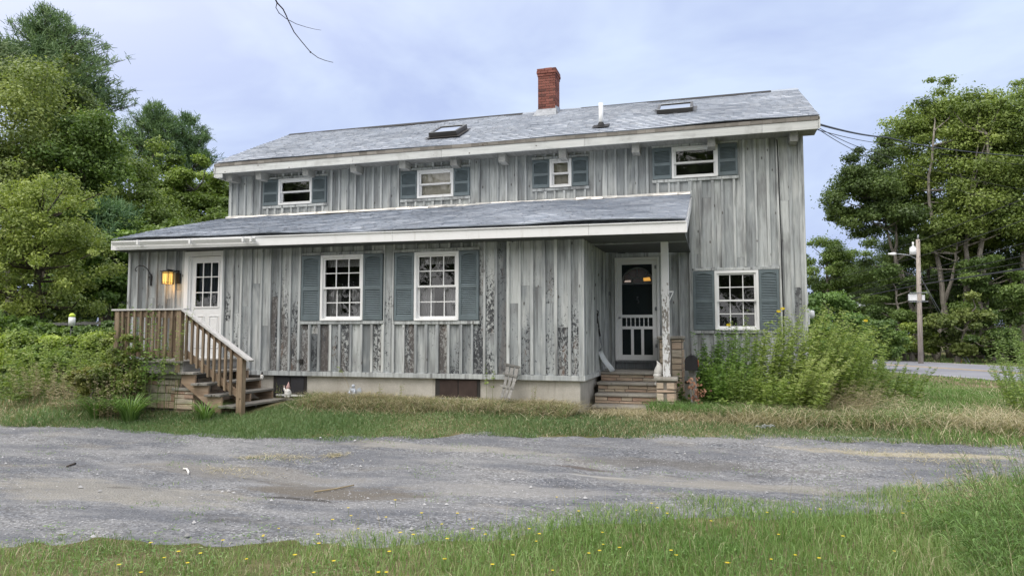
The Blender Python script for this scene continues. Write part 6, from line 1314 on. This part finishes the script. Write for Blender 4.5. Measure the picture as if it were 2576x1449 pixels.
pine('blue-green pine boughs low between the left trees',LG,265,33,520,[(270,530,50),(300,535,45),(240,545,50),(320,550,30),(280,565,55),(240,580,50),(300,590,45),(270,610,50)],306,color=(1.3,1.4,1.45))
pine('pale pine top between slim pine and twin pines',LG,300,60,370,[(300,375,26),(285,385,30),(320,385,30),(340,395,30),(270,400,36),(310,410,40),(345,415,36)],307,color=(1.2,1.25,1.25))
# right-hand trees
tree('small_tree','rounded green tree right behind the house corner',RG,gb(2085,56),[E_(2080,660,50,55,56,22),E_(2085,740,60,70,56,18)],seed=221,color=(1.15,1.3,.95),per=400)
tree('small_tree','green tree between the house and the big maples',RG,gb(2150,58),[E_(2150,670,50,45,58,16),E_(2165,740,60,70,58,18)],seed=222,color=(1.1,1.25,.8),per=400)
R=50
def tk(*q): return [tuple(dist(a,b,R)) for a,b in q]
tree('maple_tree','left leaning maple with dark foliage reaching toward the house',RG,gb(2320,R),[E_(2215,470,85,105,R,26),E_(2160,510,70,65,R,16),E_(2240,590,80,75,R,16),E_(2120,540,35,28,R,5),E_(2205,390,45,45,R,8)],seed=223,color=(.95,1.05,.85),per=420,trunks=[tk((2320,900),(2300,790),(2270,700),(2235,600),(2215,500)),tk((2290,740),(2255,660),(2255,560))],leaf=.145,tint=.42)
tree('maple_tree','tallest maple with yellow-green top left of the picture edge',RG,gb(2385,R+3),[E_(2375,285,75,75,R+3,20),E_(2320,330,75,80,R+3,18),E_(2400,380,110,100,R+3,30),E_(2330,440,80,80,R+3,16),E_(2400,500,90,80,R+3,18)],seed=224,color=(1.4,1.45,.95),per=420,trunks=[tk((2390,900),(2375,760),(2350,600),(2335,480),(2350,330))],leaf=.145,tr=.2,tint=.55)
tree('maple_tree','second tall maple whose crown forms the middle of the right group',RG,gb(2460,R+1),[E_(2490,320,65,80,R+1,20),E_(2470,420,90,90,R+1,24),E_(2500,540,90,80,R+1,18)],seed=225,color=(1.2,1.25,.85),per=420,trunks=[tk((2465,900),(2480,760),(2465,640),(2475,500),(2485,340)),tk((2440,900),(2435,760),(2430,620),(2440,500))],leaf=.145,tr=.24)
tree('maple_tree','right-hand maple cut by the picture edge',RG,gb(2570,R+2),[E_(2570,310,75,70,R+2,18),E_(2590,430,90,100,R+2,22),E_(2560,560,80,80,R+2,16),E_(2650,460,100,140,R+2,20)],seed=226,color=(1.2,1.3,.9),per=480,leaf=.145,tint=.55)
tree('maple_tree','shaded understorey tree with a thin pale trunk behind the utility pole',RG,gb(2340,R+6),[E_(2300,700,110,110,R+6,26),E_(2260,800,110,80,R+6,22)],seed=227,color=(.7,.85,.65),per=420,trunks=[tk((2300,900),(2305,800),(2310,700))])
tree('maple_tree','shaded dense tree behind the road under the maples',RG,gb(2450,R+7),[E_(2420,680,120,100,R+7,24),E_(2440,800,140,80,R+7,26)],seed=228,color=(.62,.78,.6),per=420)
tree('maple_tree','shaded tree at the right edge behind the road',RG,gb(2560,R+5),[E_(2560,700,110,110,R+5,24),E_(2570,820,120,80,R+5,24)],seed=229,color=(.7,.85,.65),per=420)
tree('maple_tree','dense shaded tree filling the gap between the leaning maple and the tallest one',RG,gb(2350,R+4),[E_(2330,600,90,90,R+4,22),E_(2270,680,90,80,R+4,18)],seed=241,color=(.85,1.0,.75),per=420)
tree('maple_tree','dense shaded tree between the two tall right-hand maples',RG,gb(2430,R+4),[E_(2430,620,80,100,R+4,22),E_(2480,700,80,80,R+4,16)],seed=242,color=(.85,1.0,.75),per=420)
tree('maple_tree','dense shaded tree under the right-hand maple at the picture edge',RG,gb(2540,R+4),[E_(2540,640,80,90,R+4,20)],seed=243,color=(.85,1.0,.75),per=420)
tree('small_tree','low leafy growth hanging before the leaning maple trunk',RG,gb(2270,R-1),[E_(2255,745,55,60,R-1,14),E_(2225,800,60,50,R-1,12)],seed=244,color=(.85,1.0,.75),per=400,leaf=.145)
tree('small_tree','low leafy growth between the trunks of the middle maples',RG,gb(2500,R-1),[E_(2500,740,60,70,R-1,16),E_(2450,690,50,40,R-1,8)],seed=245,color=(.9,1.05,.8),per=400,leaf=.145)
tree('small_tree','foliage sprays hanging from the tallest maple',RG,gb(2350,R),[E_(2330,610,60,45,R,10),E_(2410,600,70,50,R,12)],seed=246,color=(1.15,1.2,.85),per=420,leaf=.145)
tree('small_tree','leafy sapling in front of the maple trunks beyond the road',RG,gb(2400,R-4),[E_(2400,820,55,50,R-4,14),E_(2440,790,30,40,R-4,6)],seed=230,color=(1.0,1.0,.75),per=380,leaf=.16)
tree('bush','light green bush at the foot of the utility pole',RG,gb(2290,R-3),[E_(2290,850,75,35,R-3,16),E_(2230,870,60,28,R-3,10)],seed=231,color=(1.35,1.4,.8),per=420,leaf=.15,tint=.6)
tree('bush','dark bush beyond the road at the right edge',RG,gb(2520,R-3),[E_(2520,870,90,35,R-3,18)],seed=232,color=(.7,.85,.6),per=420,leaf=.16)
tree('bush','dark green bush right of the house corner behind the weeds',RG,gb(2080,27),[E_(2075,800,55,70,27,22),E_(2120,830,55,50,26,18),E_(2050,850,50,60,27,14)],seed=233,color=(1.0,1.3,.95),per=380,leaf=.09)
tree('bush','rounded bush farther right of the house before the road bank',RG,gb(2190,34),[E_(2190,850,70,50,34,22),E_(2150,820,50,50,34,12)],seed=234,color=(.85,1.05,.75),per=380,leaf=.11)
# bushes at the left in front of the forest
BG='bushes along the left garden edge'
for i,(px,py,rx,ry,R,col,lf,tn,lab) in enumerate(((30,885,75,40,20,(1.7,1.8,.8),.085,.7,'bright lime bush at the left picture edge'),(120,850,70,35,22,(1.0,1.2,.8),.10,.5,'dark leafy bush left of the marker post'),(60,835,60,25,23.5,(.95,1.2,.8),.10,.5,'green bush behind the lime bush'),(190,880,60,38,19.5,(1.6,1.7,.8),.075,.65,'yellow-green bush below the marker post'),(225,850,55,30,21,(1.0,1.2,1.0),.09,.45,'bluish-leaved bush right of the marker post'),(100,905,60,25,18.5,(1.2,1.4,.85),.08,.55,'low green bush before the lime bush'),(265,880,45,35,17.8,(1.4,1.5,.8),.07,.55,'small olive bush left of the porch'),(150,915,55,18,17.6,(1.1,1.3,.75),.07,.5,'low dark bush nearest the rough lawn'),(-90,850,90,60,21,(1.2,1.4,.8),.09,.55,'bush beyond the left picture edge'),(30,800,80,30,29,(.7,.85,.6),.11,.4,'shaded undergrowth under the apple tree'),(200,800,90,40,30,(.75,.9,.65),.11,.4,'shaded undergrowth behind the marker post'))):
    tree('bush',lab,BG,gb(px,R),[E_(px,py,rx,ry,R,22),E_(px,py+ry*.9,rx*.95,ry*.8,R,16)],leaf=lf,seed=400+i,per=330,mat='leafd',color=col,tint=tn,clr=.36,tr=.02,limbs=3)
for i,(px,R,top,n,m,L,W,tn,lab) in enumerate(((25,17,845,16,'weed',.12,.06,.75,'tall lime-leaved weeds at the left picture edge'),(90,17.5,850,14,'weed',.11,.05,.5,'tall leafy weeds before the dark bush on the left'),(150,16.5,858,16,'weed',.11,.045,.6,'pale weeds left of the marker post'),(205,16,850,16,'weed',.10,.045,.6,'loose weeds below the marker post'),(250,15,860,14,'weed',.10,.04,.55,'loose olive weeds between marker post and porch'),(130,16,925,30,'dry',.12,.01,.6,'dead straw stalks at the foot of the left bushes'),(215,14.8,935,36,'dry',.12,.01,.5,'tan dead stalks left of the porch foot'),(70,16,930,18,'weed',.10,.03,.4,'low green weeds at the foot of the left bushes'))):
    b=dist(px,840,R); z=gz(b.x,b.y); h=dist(px,top,R).z-z
    stems_plant('leafy_weed',lab,'plant','weeds along the left garden edge',(b.x,b.y,z),cl(0,0,n,.5,h,(.05,0),600+i,hv=.4),34,L,W,m,tn,600+i,srad=.004,smat='stem' if m=='weed' else 'drystem')
tree('bush','olive bush growing over the left corner of the porch',BG,gb(285,14.4),[E_(292,935,50,60,14.0,26),E_(305,860,35,45,14.2,10),E_(345,930,35,60,13.8,9)],leaf=.05,seed=431,per=150,color=(1.35,1.3,.85),tint=.5,clr=.27,tr=.02,limbs=10)
tree('bush','brownish bush low at the left foot of the porch',BG,gb(240,14.2),[E_(235,950,60,30,14.2,20)],leaf=.045,seed=432,per=300,color=(1.4,1.15,.8),tint=.5,clr=.36,tr=.02,limbs=6)
# far woods closing the view
r=np.random.default_rng(77); env=[]
for px in np.arange(-500,760,55): env.append(E_(px,700+r.uniform(-50,50),75,115,66,10))
for px in np.arange(760,1960,75): env.append(E_(px,765,80,85,74,7))
for px in np.arange(-500,620,60): env.append(E_(px,805+r.uniform(-10,10),75,45,58,8))
for px in np.arange(1960,3100,60): env.append(E_(px,760+r.uniform(-20,30),70,95,74,9))
V,F,T,C=crown_np([(np.array(c),q,n) for c,q,n in env],.34,78,per=300,clr=.33); o=npmesh('distant_woods',V,F,M['leafd'],T); o.color=(.75,.85,.7,1); tag(o,'distant woods behind the nearer trees',None,None,'stuff')
# trees behind the viewer, mirrored in the window panes
for i,(x,y,H,lab) in enumerate(((-11,-20,15,'big tree behind the viewer on the left, mirrored in the panes'),(0,-22,17,'tall tree straight behind the viewer, mirrored in the panes'),(10,-20,15,'tree behind the viewer on the right, mirrored in the panes'),(-22,-18,15,'second tree to the left behind the viewer, mirrored in the panes'),(-33,-15,15,'third tree to the left behind the viewer, mirrored in the panes'),(21,-17,14,'second tree to the right behind the viewer, mirrored in the panes'))):
    tree('maple_tree',lab,'trees behind the viewer',(x,y,0),[((x,y,H*.6),(6.5,4.5,H*.38),44),((x,y,2.2),(6,3,2.2),16)],leaf=.42,seed=500+i,per=200,color=(.7,.8,.6))
# grey house glimpsed through the trees
nb=thing('neighbour_house',tuple(dist(2190,840,70)-Vector((0,0,1.6))),'pale grey house roof glimpsed through the trees across the road','house')
a=dist(2150,800,70); b=dist(2232,762,70); mb=MB(); mb.box((a.x,a.y,0),(b.x,a.y+7,a.z)); mb.build('wall',M['pvc'],nb)
mb=MB(); mb.T=.9; ym=a.y+3.5; mb.hexa([(a.x-.4,a.y-.4,a.z),(b.x+.4,a.y-.4,a.z),(b.x+.4,ym,b.z+.6),(a.x-.4,ym,b.z+.6),(a.x-.4,a.y-.4,a.z+.15),(b.x+.4,a.y-.4,a.z+.15),(b.x+.4,ym,b.z+.8),(a.x-.4,ym,b.z+.8)]); mb.hexa([(a.x-.4,ym,b.z+.6),(b.x+.4,ym,b.z+.6),(b.x+.4,a.y+7.4,a.z),(a.x-.4,a.y+7.4,a.z),(a.x-.4,ym,b.z+.8),(b.x+.4,ym,b.z+.8),(b.x+.4,a.y+7.4,a.z+.15),(a.x-.4,a.y+7.4,a.z+.15)]); mb.build('roof',M['shingle'],nb)
# rail fence and marker in the left bushes
a=dist(10,818,24); b=dist(290,812,24); fe=thing('rail_fence',tuple(a.lerp(b,.5)-Vector((0,0,1))),'low pale rail fence half hidden in the left bushes','fence')
mb=MB(); mb.T=.9; mb.bar(a,b,.06,.08); mb.build('rail',M['oldwood'],fe)
for t in (.02,.35,.68,.98): p=a.lerp(b,t); mb=MB(); mb.box((p.x-.06,p.y+.05,.3),(p.x+.06,p.y+.15,p.z+.06)); mb.build('post',M['oldwood'],fe)
p=dist(181,808,20.6); mk=thing('marker_post',(p.x,p.y,p.z-1.2),'white marker post with a yellow top among the left bushes','marker post')
mb=MB(); mb.tube([(p.x,p.y,p.z-1.4),(p.x,p.y,p.z-.1)],.03,8); mb.build('stake',M['black'],mk); mb=MB(); mb.tube([(p.x,p.y,p.z-.12),(p.x,p.y,p.z+.10)],.075,10); mb.build('sleeve',M['pvc'],mk)
mb=MB(); mb.tube([(p.x,p.y,p.z+.101),(p.x,p.y,p.z+.16),(p.x,p.y,p.z+.2)],[.075,.07,.03],10); mb.build('cap',plain('yellow_cap',(.55,.7,.08),.5,.1,5),mk)
# ================================================================ LIGHT
SE,SR=rad(60),rad(205)     # elevation, rotation: high and behind the viewer, veiled by cloud
w=bpy.data.worlds.new('World'); sc.world=w; w.use_nodes=True; nt=w.node_tree; nt.nodes.clear()
def wn(ty,**k):
    n=nt.nodes.new(ty)
    for a,b in k.items(): setattr(n,a,b)
    return n
sky=wn('ShaderNodeTexSky',sky_type='NISHITA'); sky.sun_disc=False; sky.sun_elevation=SE; sky.sun_rotation=SR; sky.air_density=1.2; sky.dust_density=2.5
tc=wn('ShaderNodeTexCoord'); mp=wn('ShaderNodeMapping'); mp.inputs['Scale'].default_value=(1.5,1.5,3.6); nt.links.new(tc.outputs['Generated'],mp.inputs[0])
nz_=wn('ShaderNodeTexNoise'); nz_.inputs['Scale'].default_value=1.5; nz_.inputs['Detail'].default_value=5; nz_.inputs['Roughness'].default_value=.55; nz_.inputs['Distortion'].default_value=.4; nt.links.new(mp.outputs[0],nz_.inputs['Vector'])
cr=wn('ShaderNodeValToRGB'); e=cr.color_ramp.elements; e[0].position=.40; e[0].color=(4.6,5.45,8.15,1); e[1].position=.62; e[1].color=(6.4,7.45,9.3,1); nt.links.new(nz_.outputs['Fac'],cr.inputs[0])
# brighter, whiter cloud toward the veiled sun
sdv=(math.sin(SR)*math.cos(SE)*1.,math.cos(SR)*math.cos(SE),math.sin(SE)); dt=wn('ShaderNodeVectorMath',operation='DOT_PRODUCT'); dt.inputs[1].default_value=sdv; nt.links.new(tc.outputs['Generated'],dt.inputs[0])
mr=wn('ShaderNodeMapRange'); mr.interpolation_type='SMOOTHSTEP'
for i,v in enumerate((dt.outputs['Value'],-.1,1.,0,1)):
    if i: mr.inputs[i].default_value=v
    else: nt.links.new(v,mr.inputs[0])
m1=wn('ShaderNodeMix',data_type='RGBA'); nt.links.new(mr.outputs[0],m1.inputs[0]); nt.links.new(cr.outputs[0],m1.inputs[6]); m1.inputs[7].default_value=(19,18.2,17.2,1)
m2=wn('ShaderNodeMix',data_type='RGBA'); m2.inputs[0].default_value=.85; nt.links.new(sky.outputs[0],m2.inputs[6]); nt.links.new(m1.outputs[2],m2.inputs[7])
bg=wn('ShaderNodeBackground'); bg.inputs[1].default_value=.1; ow=wn('ShaderNodeOutputWorld'); nt.links.new(m2.outputs[2],bg.inputs[0]); nt.links.new(bg.outputs[0],ow.inputs[0])
sl=bpy.data.lights.new('sun','SUN'); sl.energy=1.5; sl.angle=rad(30); sl.color=(1,.955,.9); so=bpy.data.objects.new('sun',sl); COL.objects.link(so)
so.rotation_euler=Vector((-sdv[0],-sdv[1],-sdv[2])).to_track_quat('-Z','Y').to_euler()
sc.view_settings.view_transform='Standard'; sc.view_settings.look='None'; sc.view_settings.gamma=1; sc.view_settings.exposure=.3
sc.cycles.max_bounces=6; sc.cycles.transparent_max_bounces=8
